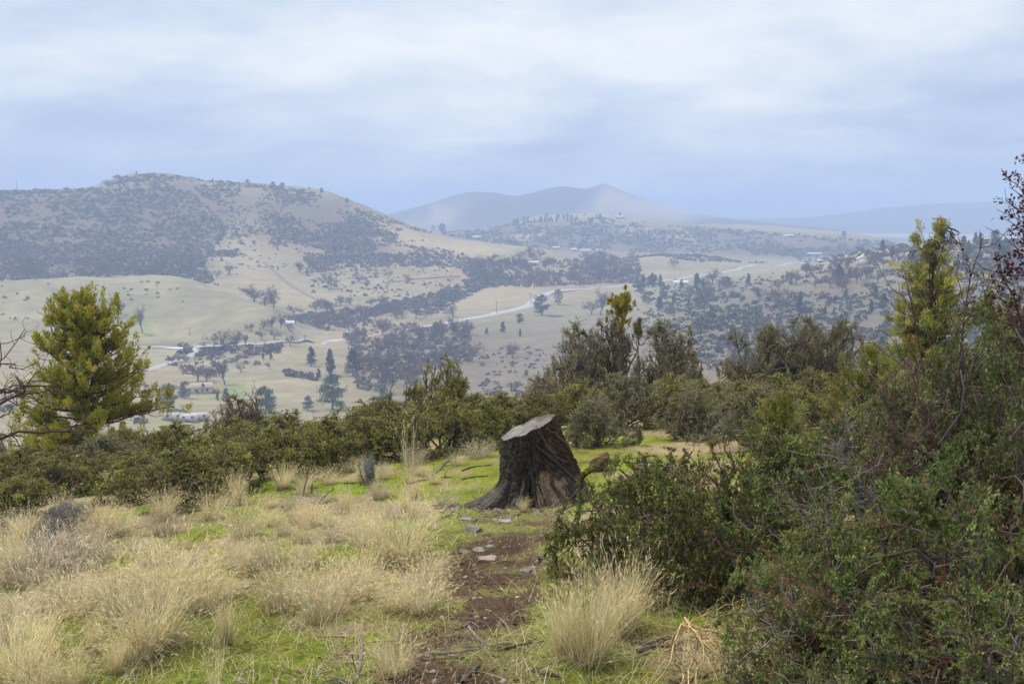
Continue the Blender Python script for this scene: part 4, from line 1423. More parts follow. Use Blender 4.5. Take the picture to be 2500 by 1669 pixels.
def ribbon(P, w, thick, seed, col):
    """a torn sliver of wood: a flattened tapered strip"""
    g = np.random.default_rng(seed)
    P = np.asarray(P, float)
    k = 14
    s = np.linspace(0, len(P) - 1, k)
    C = np.stack([np.interp(s, np.arange(len(P)), P[:, j]) for j in range(3)], -1) + g.normal(0, .004, (k, 3))
    T = norm(np.gradient(C, axis=0))
    out = norm(C * np.array([1, 1, 0]))
    B = norm(np.cross(T, out))
    O = np.cross(B, T)
    tt = np.linspace(0, 1, k)
    ww = w * (np.sin(math.pi * (0.12 + .82 * tt)) ** .7)[:, None]
    ring = [C + B * ww + O * 0, C + O * thick * .6 + B * ww * .4, C + O * thick - B * ww * .3, C - B * ww, C - O * thick]
    Vv = np.stack(ring, 1)
    q = []
    for a in range(k - 1):
        for b in range(5):
            q.append((a * 5 + b, a * 5 + (b + 1) % 5, (a + 1) * 5 + (b + 1) % 5, (a + 1) * 5 + b))
    mm_ = MB()
    mm_.add(Vv, quads=q, tris=[(0, 2, 1), (0, 3, 2), (0, 4, 3)], col=np.clip(np.asarray(col) * g.uniform(.7, 1.3, (k * 5, 1)), 0, 1))
    return mm_.mesh('splinter', M_stump, True)


def onst(a, z, off=0.0):
    """a point on the stump's side at angle a (deg), height share z"""
    i = int(round(math.radians(a % 360) / (2 * math.pi) * NT)) % NT
    k = min(NZ - 1, max(0, int(round(z * (NZ - 1)))))
    q = V[k, i].copy()
    q[:2] *= 1 + off / max(0.05, np.hypot(q[0], q[1]))
    return q


for j, (path, w, thk, c) in enumerate([
    ([(286, .80, .0), (305, .68, .012), (325, .54, .012), (345, .42, .0)], .016, .014, (.05, .036, .03)),
    ([(292, .95, .0), (306, .80, .012), (318, .62, .012), (330, .46, .0)], .014, .012, (.085, .05, .034)),
    ([(304, .70, .0), (318, .54, .014), (330, .34, .014), (340, .20, .0)], .018, .016, (.035, .028, .025)),
    ([(312, .97, .0), (326, .84, .012), (342, .70, .012), (358, .52, .0)], .014, .014, (.09, .05, .034)),
    ([(277, .55, .0), (279, .34, .016), (282, .16, .016), (284, .02, .0)], .022, .02, (.035, .03, .03)),
    ([(293, .40, .0), (297, .22, .008), (300, .06, .0)], .008, .008, (.03, .026, .026)),
    ([(312, .46, .0), (311, .28, .014), (314, .04, .0)], .02, .018, (.035, .03, .03)),
    ([(262, .44, .0), (258, .24, .016), (252, .05, .0)], .018, .016, (.03, .026, .026)),
]):
    link('splinter', ribbon([onst(*p) for p in path], w, thk, 900 + j, c), stump)

# ------------------------------------------------------------------ rocks and broken wood
M_rock = material('grey_rock', 0.85, 0.2, 0, 18, 0.3, 0.6, 50, bdist=0.01)


def rock_mesh(seed, sx, sy, sz, col):
    g = np.random.default_rng(seed)
    bm = bmesh.new()
    for q in norm(g.normal(size=(26, 3))) * g.uniform(.8, 1.0, (26, 1)):
        bm.verts.new(np.clip(q * 1.25, -.85, .85) * np.array([sx, sy, sz]) * .5)
    r = bmesh.ops.convex_hull(bm, input=bm.verts)
    for v_ in [v_ for v_ in bm.verts if not v_.link_faces]:
        bm.verts.remove(v_)
    bmesh.ops.subdivide_edges(bm, edges=bm.edges[:], cuts=1, use_grid_fill=True)
    for v_ in bm.verts:
        v_.co += Vector(g.normal(0, .025, 3) * min(sx, sy, sz))
    bmesh.ops.triangulate(bm, faces=bm.faces[:])
    me = bpy.data.meshes.new('rock')
    bm.to_mesh(me)
    bm.free()
    a = me.color_attributes.new('Col', 'FLOAT_COLOR', 'POINT')
    for i_ in range(len(me.vertices)):
        f = g.uniform(.75, 1.2)
        a.data[i_].color = (col[0] * f, col[1] * f, col[2] * f, 1)
    me.materials.append(M_rock)
    return me


RK = (0.24, 0.21, 0.19)
RG = (0.205, 0.195, 0.19)
for i, (x, y, wpx, hpx, c, lab) in enumerate([
    (1120, 1284, 56, 24, (0.27, 0.22, 0.185), 'largest flat pale rock lying on the bare path below the stump'),
    (1100, 1262, 38, 14, RG, 'flat grey stone just behind the largest path rock'),
    (1068, 1266, 36, 14, RG, 'grey stone left of the largest path rock'),
    (1126, 1254, 30, 12, RG, 'low stone behind and right of the largest path rock'),
    (1085, 1215, 46, 22, RG, 'long grey slab on the path edge halfway to the stump'),
    (1072, 1192, 30, 14, (.24, .24, .26), 'grey stone at the left foot of the stump'),
    (1160, 1196, 44, 14, (.25, .25, .27), 'blue-grey stone in front of the stump base'),
    (1205, 1310, 34, 12, RG, 'thin stone at the right edge of the path'),
    (1222, 1302, 26, 10, RG, 'smaller stone touching the thin one on the right path edge'),
    (1250, 1290, 26, 12, RG, 'stone at the bush edge right of the path'),
    (1188, 1370, 15, 9, (.34, .33, .33), 'small white pebble in the middle of the path'),
    (565, 1345, 32, 20, (.22, .18, .18), 'purplish-grey stone in the grass left of the path'),
    (530, 1280, 36, 18, (.14, .09, .07), 'dark earth-brown stone between two straw clumps'),
    (1330, 1022, 34, 12, (.33, .33, .34), 'pale stone behind the stump on the right'),
    (1268, 1262, 28, 12, RG, 'stone half under the bush right of the path'),
    (1268, 1375, 18, 8, (.2, .17, .16), 'small brown stone near the big right straw tuft'),
]):
    p = at(x * S, y * S, 2, 40)[0]
    d = np.hypot(p[0], p[1])
    w = wpx * S * d / FPX
    h = max(hpx * S * d / FPX * .9, w * .25)
    o = link('rock', rock_mesh(500 + i, w, w * .75, h, c), None, (p[0], p[1], p[2] + h * .06), random.uniform(-.6, .6))
    o.rotation_euler[1] = random.uniform(-.12, .12)
    tag(o, lab, 'rock', 'stones on the slope')

M_stick = material('dead_stick', 0.85, 0.15, 0, 20, 0.35, 0.5, 60, bdist=0.006)


def stick(pts, rpx, col, label, name='fallen_branch', forks=2, lift=0.35, seed=0, group='fallen branches on the slope'):
    """a crooked branch lying where its picture points meet the ground"""
    g = np.random.default_rng(seed + 1200)
    P = at([p[0] * S for p in pts], [p[1] * S for p in pts], 2, 40)
    d = np.hypot(P[:, 0], P[:, 1]).mean()
    r = rpx * S * d / FPX * .5
    base = P[0].copy()
    P = P - base
    k = 4 * len(pts)
    s = np.linspace(0, len(P) - 1, k)
    C = np.stack([np.interp(s, np.arange(len(P)), P[:, j]) for j in range(3)], -1)
    L = np.linalg.norm(np.diff(C, axis=0), axis=1).sum()
    C = C + np.cumsum(g.normal(0, L * .004, (k, 3)), 0) * np.array([1, 1, .3])
    lo = gz(C[:, 0] + base[0], C[:, 1] + base[1]) - base[2]
    C[:, 2] = np.maximum(C[:, 2], lo + r * lift)
    C[:, 2] = np.minimum(C[:, 2], lo + r * 2.5)
    m_ = MB()
    rad = np.linspace(r * 1.15, r * .55, k) * g.uniform(.85, 1.15, k)
    tubes(m_, C[None], rad[None], 6, pal([col], k, g, .25)[None])
    o = link(name, m_.mesh(name, M_stick), None, base)
    if forks:
        Qf, _, _ = grow(C[None], forks, (.25, .9), (L * .12, L * .35), 5, g, .8, -.15, .07, keep=.9)
        for f in Qf:
            lo = gz(f[:, 0] + base[0], f[:, 1] + base[1]) - base[2]
            f[:, 2] = np.maximum(f[:, 2], lo + r * .3)
            m_ = MB()
            tubes(m_, f[None], np.linspace(r * .6, r * .2, 5)[None], 5, pal([col], 5, g, .25)[None])
            link('side_twig', m_.mesh('side_twig', M_stick), o)
    tag(o, label, 'branch', group)
    return o


DG = (0.075, 0.065, 0.065)
GR = (0.16, 0.14, 0.14)
BN = (0.13, 0.085, 0.06)
for i, (pts, r, c, fk, lab) in enumerate([
    ([(812, 1566), (822, 1530), (828, 1490), (833, 1458)], 11, GR, 0, 'grey branch standing up from the moss at the bottom edge'),
    ([(812, 1566), (780, 1556), (740, 1562)], 9, GR, 1, 'low grey branch joined to the upright one at the bottom edge'),
    ([(680, 1540), (720, 1546), (760, 1540)], 9, BN, 1, 'brown curved stick in the moss near the bottom'),
    ([(980, 1500), (1040, 1497), (1100, 1488), (1135, 1484)], 9, GR, 2, 'long forked grey stick across the path'),
    ([(1075, 1438), (1092, 1460), (1110, 1478), (1135, 1484)], 7, GR, 1, 'crooked grey stick coming down to the long forked one'),
    ([(970, 1512), (1010, 1512), (1065, 1508)], 7, BN, 0, 'brown stick lying below the long forked one'),
    ([(1160, 1490), (1200, 1478), (1232, 1464)], 5, DG, 0, 'thin dark stick pointing to the big right straw tuft'),
    ([(1060, 1568), (1080, 1545), (1100, 1525)], 14, DG, 2, 'thick dark broken branch at the bottom of the path'),
    ([(1180, 1560), (1205, 1530), (1225, 1505)], 4, BN, 0, 'thin brown twig left of the big right straw tuft'),
    ([(1450, 1480), (1500, 1476), (1560, 1462)], 12, DG, 1, 'dark branch lying under the right-hand bush'),
    ([(1460, 1496), (1520, 1484), (1580, 1470)], 13, (0.11, .08, .075), 1, 'smooth brown branch beside the dark one under the bush'),
    ([(1540, 1568), (1580, 1560), (1620, 1548)], 14, BN, 0, 'bare brown branch at the bottom right of the grass'),
    ([(1060, 1440), (1080, 1425), (1100, 1440)], 6, GR, 0, 'short grey stick in the middle of the path'),
    ([(660, 1170), (690, 1140), (720, 1155), (735, 1180)], 8, GR, 4, 'tangled grey branch on the grass left of the stump'),
    ([(650, 1165), (700, 1130), (740, 1140)], 8, DG, 4, 'dark branch crossing the tangled grey one'),
    ([(360, 1185), (420, 1176), (470, 1172), (500, 1160)], 9, DG, 3, 'dark branch in straw under the left hedge'),
    ([(560, 1095), (590, 1120), (600, 1100)], 7, DG, 2, 'dark bent stick in front of the hedge'),
    ([(985, 1100), (1010, 1078), (1030, 1060), (1055, 1058)], 6, GR, 2, 'arched grey branch left of the stump'),
    ([(1060, 1080), (1095, 1070), (1125, 1066)], 5, DG, 1, 'thin dark stick just left of the stump'),
    ([(1060, 1100), (1090, 1094), (1120, 1092)], 5, DG, 1, 'second thin dark stick lower left of the stump'),
    ([(940, 1110), (990, 1098), (1040, 1094)], 5, DG, 1, 'dark stick running from the sage sprig to the stump'),
    ([(1325, 1000), (1355, 998), (1375, 990)], 7, GR, 0, 'grey stick behind the stump on the right'),
    ([(240, 1380), (262, 1410), (285, 1430)], 11, (.03, .028, .03), 1, 'black charred branch inside the big left straw clump'),
    ([(0, 1540), (25, 1534), (48, 1528)], 13, (.04, .035, .035), 0, 'black stick at the left bottom corner'),
    ([(355, 1532), (392, 1530)], 8, (.05, .045, .045), 0, 'short dark stick in the bright moss'),
    ([(545, 1555), (565, 1568)], 9, GR, 0, 'short grey stub at the bottom edge'),
    ([(1225, 1540), (1250, 1546), (1285, 1556)], 16, (.05, .035, .03), 0, 'dark rotten log end under the big right straw tuft'),
    ([(765, 1325), (790, 1290), (800, 1270)], 4, (.30, .24, .16), 1, 'pale straw-coloured stalk leaning in the grass'),
    ([(790, 1110), (840, 1106), (880, 1104)], 5, DG, 1, 'dark stick at the foot of the sage sprig'),
    ([(590, 1390), (640, 1392)], 5, DG, 0, 'dark twig half sunk in the moss by the straw'),
]):
    stick(pts, r, c, lab, forks=fk, seed=i)

# the broken red-brown block beside the stump
p = at(1375 * S, 1078 * S, 2, 40)[0]
m = MB()
g = np.random.default_rng(3)
for k in range(3):
    base_ = np.array([(-.10 + .07 * k, -.03, 0), (.0 + .05 * k, .05, .02), (.10 - .02 * k, .0, .03 * k), (.05 - .03 * k, -.05, .05)])
bk = rock_mesh(700, .34, .18, .17, (0.085, 0.045, 0.030))
o = link('wood_block', bk, None, (p[0], p[1], p[2] + .08), .4)
o.rotation_euler[1] = -.5
tag(o, 'broken red-brown block of rotten wood lying right of the stump', 'wood')
o2 = link('splinter', rock_mesh(701, .36, .09, .07, (0.12, 0.065, 0.04)), o, (-.12, -.02, -.03), -.3)

# ------------------------------------------------------------------ shrubs
def shrub_meshes(seed, R_, H, n_stem=16, n_br=110, n_tw=1500, n_leaf=30000, ll=(.010, .017), lw=(.006, .010), cols=None, woodc=(0.10, 0.075, 0.07), tipc=(0.22, 0.12, 0.08), twl=(.06, .18), leafless=False, up=.15, flat=1.0, tipleaf=None, stemr=.014, twr=.0022, low=-.05, jit=.09, foliage='foliage', rnd=.45):
    g = np.random.default_rng(seed)
    el = np.arcsin(g.uniform(low, 1, n_stem))
    a = g.uniform(0, 2 * math.pi, n_stem) + np.arange(n_stem) * 2.4
    lump = 1 + .22 * np.sin(3 * a + seed) * np.cos(2 * el + seed * 1.7) + g.uniform(-.15, .12, n_stem)
    tgt = np.stack([np.cos(el) * np.cos(a) * R_ * lump, np.cos(el) * np.sin(a) * R_ * lump * flat, H * (.12 + .80 * np.sin(np.maximum(el, 0))) * np.clip(lump, .8, 1.1)], -1)
    k = 8
    s = np.linspace(0, 1, k)
    b0 = np.concatenate([g.normal(0, R_ * .13, (n_stem, 2)), np.full((n_stem, 1), -.04)], 1)
    P = b0[:, None, :] * (1 - s)[None, :, None] + tgt[:, None, :] * s[None, :, None]
    P[..., 2] = b0[:, None, 2] + (tgt[:, None, 2] - b0[:, None, 2]) * (s ** .72)[None, :]
    P = P + np.cumsum(g.normal(size=P.shape) * (s > 0)[None, :, None], 1) * R_ * .035
    br, _, _ = grow(P, n_br, (.3, 1.0), (R_ * .28, R_ * .55), 6, g, .95, up + .1, jit)
    br[..., 2] = np.maximum(br[..., 2], .02)
    b2, _, _ = grow(br, n_br * 3, (.2, 1.0), (R_ * .14, R_ * .32), 4, g, .9, up, jit)
    b2[..., 2] = np.maximum(b2[..., 2], .015)
    allb = b2
    bw_ = g.lognormal(0, .7, len(allb))
    tw, tpar, _ = grow(allb, n_tw, (.1, 1.0), twl, 3, g, .9, up, .08, w=bw_ / bw_.sum())
    tw[..., 2] = np.maximum(tw[..., 2], .01)
    zs = H * .97 / np.quantile(tw[..., 2], .985)
    rs = R_ * 1.0 / np.quantile(np.hypot(tw[..., 0], tw[..., 1]), .96)
    zs *= 1.08
    rs *= 1.08
    for arr in (P, br, b2, tw):
        arr *= np.array([rs, rs, zs])
        rho = np.sqrt(((arr[..., :2] / R_) ** 2).sum(-1) + (arr[..., 2] / H) ** 2)[..., None]
        arr *= np.where(rho > .92, (.92 + rnd * (rho - .92)) / np.maximum(rho, 1e-6), 1.0)
    m_ = MB()
    wc = np.asarray(woodc)
    tc = np.asarray(tipc)
    tubes(m_, P, np.linspace(stemr, stemr * .4, k)[None].repeat(n_stem, 0), 5, pal([wc, wc * 1.2], n_stem, g))
    tubes(m_, br, np.linspace(stemr * .5, stemr * .22, 6)[None].repeat(len(br), 0), 4, pal([wc, wc * 1.3, wc * .8], len(br), g))
    tubes(m_, b2, np.linspace(stemr * .28, twr, 4)[None].repeat(len(b2), 0), 3, pal([wc, wc * 1.5, (wc + tc) / 2], len(b2), g, .25))
    mixc = g.random((len(tw), 1))
    tubes(m_, tw, np.linspace(twr, twr * .55, 3)[None].repeat(len(tw), 0), 3, np.clip(wc * 1.3 * (1 - mixc) + tc * mixc, 0, 1) * g.uniform(.7, 1.3, (len(tw), 1)))
    parts = [('branches', m_.mesh('branches', M_wood))]
    if not leafless:
        m_ = MB()
        lw_ = g.lognormal(0, .6, len(tw))
        i = g.choice(len(tw), n_leaf, p=lw_ / lw_.sum())
        t = g.uniform(.05, 1.0, n_leaf)
        bfac = np.clip(g.normal(1, .22, (len(allb), 1)) * g.uniform(.92, 1.08, (len(allb), 3)), .5, 1.6)
        p_, d_ = along(tw, i, t)
        d2 = norm(d_ * .5 + g.normal(size=(n_leaf, 3)) * .75 + np.array([0, 0, .15]))
        cols = cols if cols is not None else [(0.055, 0.085, 0.030), (0.075, 0.105, 0.035), (0.045, 0.075, 0.035), (0.095, 0.115, 0.045)]
        C = pal(cols, n_leaf, g, .22)
        if tipleaf is not None:
            young = (t > .72) & (g.random(n_leaf) < .42)
            C[young] = pal(tipleaf, int(young.sum()), g, .2)
        C = np.clip(C * bfac[tpar[i]], 0, 1)
        leaves(m_, p_, d2, g, ll, lw, C, .12)
        parts.append((foliage, m_.mesh(foliage, M_leaf)))
    return parts


TIP = [(0.42, 0.34, 0.11), (0.36, 0.33, 0.10), (0.44, 0.30, 0.12)]
GRN = [(0.22, 0.265, 0.05), (0.27, 0.31, 0.062), (0.15, 0.20, 0.048), (0.34, 0.36, 0.10)]
# mid-distance buckbrush: unit models about 1 m across, 0.75 high
MID = [shrub_meshes(600 + i, .62, .78, 20, 120, 2600, 34000, (.012, .022), (.006, .012), GRN, (0.075, 0.06, 0.055), (0.22, 0.13, 0.075), (.05, .12), tipleaf=TIP, stemr=.016, twr=.003, low=-.12) for i in range(3)]
GREY_ = [(0.28, 0.30, 0.14), (0.23, 0.26, 0.125), (0.32, 0.32, 0.165), (0.18, 0.21, 0.10)]
MIDG = [shrub_meshes(620 + i, .62, .78, 20, 120, 2500, 32000, (.011, .020), (.006, .011), GREY_, (0.12, 0.105, 0.095), (0.23, 0.18, 0.12), (.05, .14), tipleaf=[(0.20, .19, .08), (.22, .18, .09)], stemr=.016, twr=.003, low=-.12) for i in range(2)]
DARKS = [shrub_meshes(640 + i, .60, 1.0, 20, 130, 2800, 20000, (.014, .024), (.007, .013), [(0.19, .215, .08), (.24, .25, .10), (.15, .17, .07), (.29, .29, .12)], (0.12, 0.10, 0.10), (.20, .15, .12), (.06, .15), up=.35, stemr=.018, twr=.003, low=0.0, tipleaf=[(.32, .28, .10), (.28, .26, .10)]) for i in range(2)]


def shrub(models, k, px, d, H, W, label, name='shrub', group=None, rot=None, cat='shrub', href=.78, wref=1.3, sink=.03):
    p = near(px, d)
    return assembled(name, models[k % len(models)], label, cat, (p[0], p[1], p[2] - sink), random.uniform(0, 6.28) if rot is None else rot, (W / wref, W / wref, H / href), group)


G_MID = 'buckbrush shrubs of the hedge across the slope'
# px (source), forward distance, height, width
for i, (x, d, H, W, lab) in enumerate([
    (40, 10.4, .66, 1.3, 'dark green shrub at the left edge behind the grey dead bush'),
    (-60, 11.2, .75, 1.4, 'shrub cut by the left edge of the view'),
    (130, 12.2, .62, 1.3, 'shrub in the second rank behind the grey dead bush'),
    (285, 13.2, .60, 1.4, 'olive shrub right of and below the big juniper'),
    (415, 10.6, .78, 1.45, 'largest rounded hedge shrub with dark underside, left of centre'),
    (520, 11.3, .72, 1.3, 'shrub right behind the largest rounded hedge shrub'),
    (340, 11.5, .62, 1.1, 'shrub tucked left of the largest rounded hedge shrub'),
    (650, 12.2, .80, 1.35, 'hedge shrub with reddish tips left of the dark gap'),
    (735, 12.0, .76, 1.1, 'hedge shrub with a near-black hollow below'),
    (820, 12.6, .78, 1.3, 'hedge shrub above the sage sprig'),
    (900, 13.2, .82, 1.3, 'hedge shrub below the dead snag twig'),
    (985, 13.2, .86, 1.3, 'hedge shrub beneath the pointed shrub'),
    (1085, 13.6, .84, 1.35, 'hedge shrub left of the stump'),
    (1170, 14.5, .80, 1.2, 'hedge shrub peeking over the stump shoulder'),
    (560, 14.6, .80, 1.5, 'shrub in the rear rank under the pale conifer'),
    (450, 15.6, .80, 1.5, 'shrub in the rear rank in front of the trailers'),
    (700, 15.0, .86, 1.5, 'shrub in the rear rank right of the pale conifer'),
    (860, 15.5, .90, 1.5, 'shrub in the rear rank left of the dead snag twig'),
    (1240, 16.5, .8, 1.4, 'shrub right behind the cut face of the stump'),
    (1330, 17.0, .8, 1.5, 'shrub above the stump and to its right'),
    (1075, 17.0, .85, 1.5, 'shrub on the crest left of the stump top'),
    (180, 15.5, .62, 1.5, 'shrub at the foot of the big juniper trunk'),
    (60, 16.2, .70, 1.6, 'grey-green shrub left of the big juniper trunk'),
    (330, 18.5, .75, 1.7, 'shrub right of the big juniper trunk'),
    (620, 18.5, .75, 1.7, 'far shrub on the brow under the dry meadow'),
    (960, 19.5, .85, 1.7, 'far shrub on the brow below the low thicket'),
    (1072, 18.5, 1.55, 1.6, 'rounded peak of shrub rising above the hedge left of the stump'),
    (1180, 20.5, .8, 1.7, 'far shrub on the brow left of the dark tall shrubs'),
    (1420, 19.0, .9, 1.6, 'shrub in front of the dark tall shrubs, left'),
    (1640, 20.0, .95, 1.7, 'shrub in front of the dark tall shrubs, right'),
    (1730, 22.0, .85, 1.8, 'olive shrub between the two tall thickets'),
    (1880, 20.0, .95, 1.8, 'shrub below the twiggy thicket on the right'),
    (1990, 18.0, 1.0, 1.6, 'dark shrub left of the tall juniper foot'),
    (1790, 17.0, .8, 1.5, 'rounded shrub in the right middle distance'),
    (1930, 15.0, .8, 1.5, 'shrub above the yellow-green juniper sprig'),
    (1660, 16.0, .85, 1.4, 'rounded olive shrub right of the stump, rear'),
    (2080, 16.0, .95, 1.6, 'shrub under the tall juniper, left side'),
]):
    shrub(MID, i, x, d, H * .88, W, lab, 'buckbrush_shrub', G_MID)
for i, (x, d, H, W, lab) in enumerate([
    (1515, 16.5, .95, 1.75, 'broad pale grey-green shrub right of the stump'),
    (1720, 14.0, .82, 1.6, 'pale olive shrub in front of the dark hollow on the right'),
    (1850, 12.4, .85, 1.5, 'pale shrub just beyond the big right-hand bush'),
    (1470, 13.2, .72, 1.2, 'small pale shrub at the right shoulder of the stump'),
    (260, 17.5, .62, 1.5, 'pale grey shrub under the right branches of the big juniper'),
    (-30, 17.5, 1.0, 1.5, 'pale leafless-looking shrub at the far left edge'),
]):
    shrub(MIDG, i, x, d, H, W, lab, 'buckbrush_shrub', 'pale shrubs of the slope')
# taller dark thickets on the brow
for i, (x, d, H, W, lab) in enumerate([
    (1400, 28.0, 2.5, 2.3, 'left shrub of the dark tall thicket with the juniper tip'),
    (1500, 28.5, 2.7, 2.2, 'middle shrub of the dark tall thicket with the juniper tip'),
    (1620, 28.0, 2.45, 2.5, 'right shrub of the dark tall thicket with the juniper tip'),
    (1850, 27.0, 2.25, 2.4, 'left shrub of the twiggy thicket on the right'),
    (1940, 27.5, 2.45, 2.5, 'middle shrub of the twiggy thicket on the right'),
    (2030, 27.0, 2.35, 2.3, 'right shrub of the twiggy thicket on the right'),
    (565, 17.5, 1.05, 1.3, 'dark upright shrub in front of the pale conifer by the trailers'),
    (2150, 22.0, 1.5, 1.6, 'dark shrub at the left foot of the tall juniper'),
    (1310, 24.5, 1.0, 1.5, 'small upright shrub left of the dark tall thicket'),
]):
    shrub(DARKS, i, x, d, H, W, lab, 'thicket_shrub', 'tall dark shrubs on the brow', href=1.0, wref=1.25)

# near hero bushes: small glossy leaves, grey and red twigs
NEARG = [(0.11, 0.17, 0.036), (0.15, 0.215, 0.044), (0.07, 0.12, 0.034), (0.23, 0.26, 0.08), (0.17, .21, .055)]
HERO = [
    shrub_meshes(660, 1.0, 1.15, 26, 210, 4000, 84000, (.014, .025), (.008, .014), NEARG, (0.095, 0.078, 0.072), (0.24, 0.11, 0.075), (.05, .16), tipleaf=[(.19, .21, .08), (.22, .21, .09), (.16, .19, .07)], stemr=.012, twr=.0016, low=-.15),
    shrub_meshes(661, 1.0, 1.15, 28, 210, 4000, 72000, (.013, .023), (.007, .012), NEARG, (0.12, 0.10, 0.098), (0.24, 0.12, 0.08), (.05, .18), tipleaf=[(.18, .20, .08), (.20, .20, .09)], stemr=.012, twr=.0016, low=-.15),
]
DENSE = [shrub_meshes(665, .80, .86, 26, 230, 5600, 84000, (.012, .020), (.007, .012), [(0.115, .165, .032), (.155, .20, .04), (.08, .125, .033), (.21, .23, .058)], (0.10, .08, .07), (.24, .14, .09), (.04, .11), tipleaf=[(.36, .29, .10), (.40, .27, .11), (.30, .27, .09)], stemr=.011, twr=.0014, low=-.2, rnd=.18)]
G_R = 'big bushes filling the right foreground'
for (mdl, k, x, d, H, W, rot, lab) in [
    (DENSE, 0, 1600, 5.9, .92, 1.55, .3, 'dense fine-leaved green bush just right of the stump and path'),
    (DENSE, 0, 1820, 6.6, 1.0, 1.4, 2.2, 'fine-leaved bush behind and right of the dense green one'),
    (HERO, 0, 2130, 5.5, 1.18, 2.0, .9, 'large twiggy bush in the middle of the right-hand mass'),
    (HERO, 1, 2430, 5.2, 1.62, 2.0, 2.6, 'tallest bush at the right edge with twigs against the valley'),
    (HERO, 1, 2120, 3.9, .78, 1.35, 4.0, 'low bush with red twigs in front at the bottom right'),
    (HERO, 0, 2420, 3.6, 1.12, 1.5, 5.2, 'bush with bright red shoots in the bottom right corner'),
    (HERO, 1, 2290, 7.4, 1.15, 2.0, 1.7, 'bush behind the large twiggy one, under the juniper'),
    (HERO, 0, 2560, 7.0, 1.9, 2.0, 3.3, 'bush at the far right edge below the red-brown shrub'),
    (HERO, 1, 2330, 3.1, .70, 1.2, .2, 'lowest bush along the bottom edge'),
]:
    shrub(mdl, k, x, d, H, W, lab, 'buckbrush_bush', G_R, rot, 'bush', 1.15 if mdl is HERO else .86, 2.1 if mdl is HERO else 1.65)

# long bare whips reaching out of the right-hand bushes
M_whip = M_wood
gw = np.random.default_rng(91)


def spray(px0, d0, z0, targets, col, label, name='bare_branch', thick=.010, tw=26, cat='branch'):
    """a branch rising from a base point to targets given as (px, py, d)"""
    base = near(px0, d0)
    Ps = []
    for (x, y, d) in targets:
        az, t = ray(x, y)
        q = np.array([math.tan(az) * d, d, EYE + t * d / math.cos(az)]) - base
        s = np.linspace(0, 1, 9)[:, None]
        mid = q * .55 + np.array([gw.normal(0, .1), gw.normal(0, .06), .22])
        c = (1 - s) ** 2 * np.array([0, 0, 0]) + 2 * s * (1 - s) * mid + s * s * q
        Ps.append(c + np.cumsum(gw.normal(0, .010, (9, 3)), 0))
    P = np.array(Ps)
    m_ = MB()
    tubes(m_, P, np.linspace(thick, thick * .25, 9)[None].repeat(len(P), 0), 5, pal([col], len(P), gw))
    o = link(name, None, None, base)
    tag(o, label, cat)
    link('stem', m_.mesh('stem', M_whip), o)
    m_ = MB()
    Q1, _, _ = grow(P, tw * len(P), (.45, 1.0), (.08, .30), 5, gw, .75, .05, .07)
    Q2, _, _ = grow(Q1, tw * 3 * len(P), (.1, 1.0), (.03, .10), 3, gw, .9, .1, .07)
    tubes(m_, Q1, np.linspace(thick * .3, thick * .13, 5)[None].repeat(len(Q1), 0), 3, pal([col], len(Q1), gw))
    tubes(m_, Q2, np.linspace(thick * .15, thick * .09, 3)[None].repeat(len(Q2), 0), 3, pal([np.asarray(col) * 1.2], len(Q2), gw))
    link('twigs', m_.mesh('twigs', M_whip), o)
    return o, P, Q1, Q2


DKT = (0.085, 0.06, 0.058)
spray(2350, 5.2, 0, [(2200, 640 * S, 5.4), (2205 * S, 690 * S, 5.2), (2240 * S, 560 * S, 5.6)], DKT, 'dark thorny whips rising above the tallest right-hand bush')
spray(2400, 5.0, 0, [(2010 * S, 870 * S, 4.6), (1890 * S, 965 * S, 4.6), (2080 * S, 800 * S, 4.8)], (.12, .07, .065), 'reddish whips leaning left out of the right-hand bushes')
spray(2300, 4.4, 0, [(1830 * S, 1135 * S, 4.2), (1950 * S, 1060 * S, 4.3)], (.17, .15, .155), 'long grey dead limb slanting across the right-hand bushes')
spray(2300, 3.6, 0, [(1720 * S, 1350 * S, 3.6), (1800 * S, 1300 * S, 3.5), (2050 * S, 1250 * S, 3.5)], (.17, .065, .05), 'red shoots spreading low in the bottom right bushes', thick=.006, tw=9)
spray(2450, 3.4, 0, [(2200 * S, 1380 * S, 3.2), (2100 * S, 1480 * S, 3.1), (2300 * S, 1200 * S, 3.3)], (.20, .06, .05), 'bright red shoots in the bottom right corner', thick=.006, tw=9)

# red-brown shrub at the top right
o, P, Q1, Q2 = spray(2620, 4.9, 0, [(2352 * S, 425 * S, 4.8), (2372 * S, 440 * S, 4.9), (2325 * S, 520 * S, 4.8), (2385 * S, 405 * S, 5.0), (2290 * S, 610 * S, 4.9), (2395 * S, 520 * S, 4.9)], (.07, .04, .04), 'tall shrub with dark red dry leaf clusters at the top right edge', 'red_leaved_shrub', .010, 22, 'shrub')
m = MB()
n = 3200
i = gw.integers(0, len(Q2), n)
p_, d_ = along(Q2, i, gw.uniform(.3, 1, n))
hi = p_[:, 2] > np.quantile(p_[:, 2], .35)
C = np.where(hi[:, None], pal([(.055, .012, .016), (.08, .018, .02), (.04, .012, .014)], n, gw), pal([(.16, .06, .025), (.12, .04, .02)], n, gw))
keepm = hi | (gw.random(n) < .35)
leaves(m, p_[keepm] + gw.normal(0, .008, (keepm.sum(), 3)), norm(gw.normal(size=(keepm.sum(), 3))), gw, (.012, .026), (.008, .016), C[keepm], .2)
link('leaf_clusters', m.mesh('leaf_clusters', M_leaf), o)

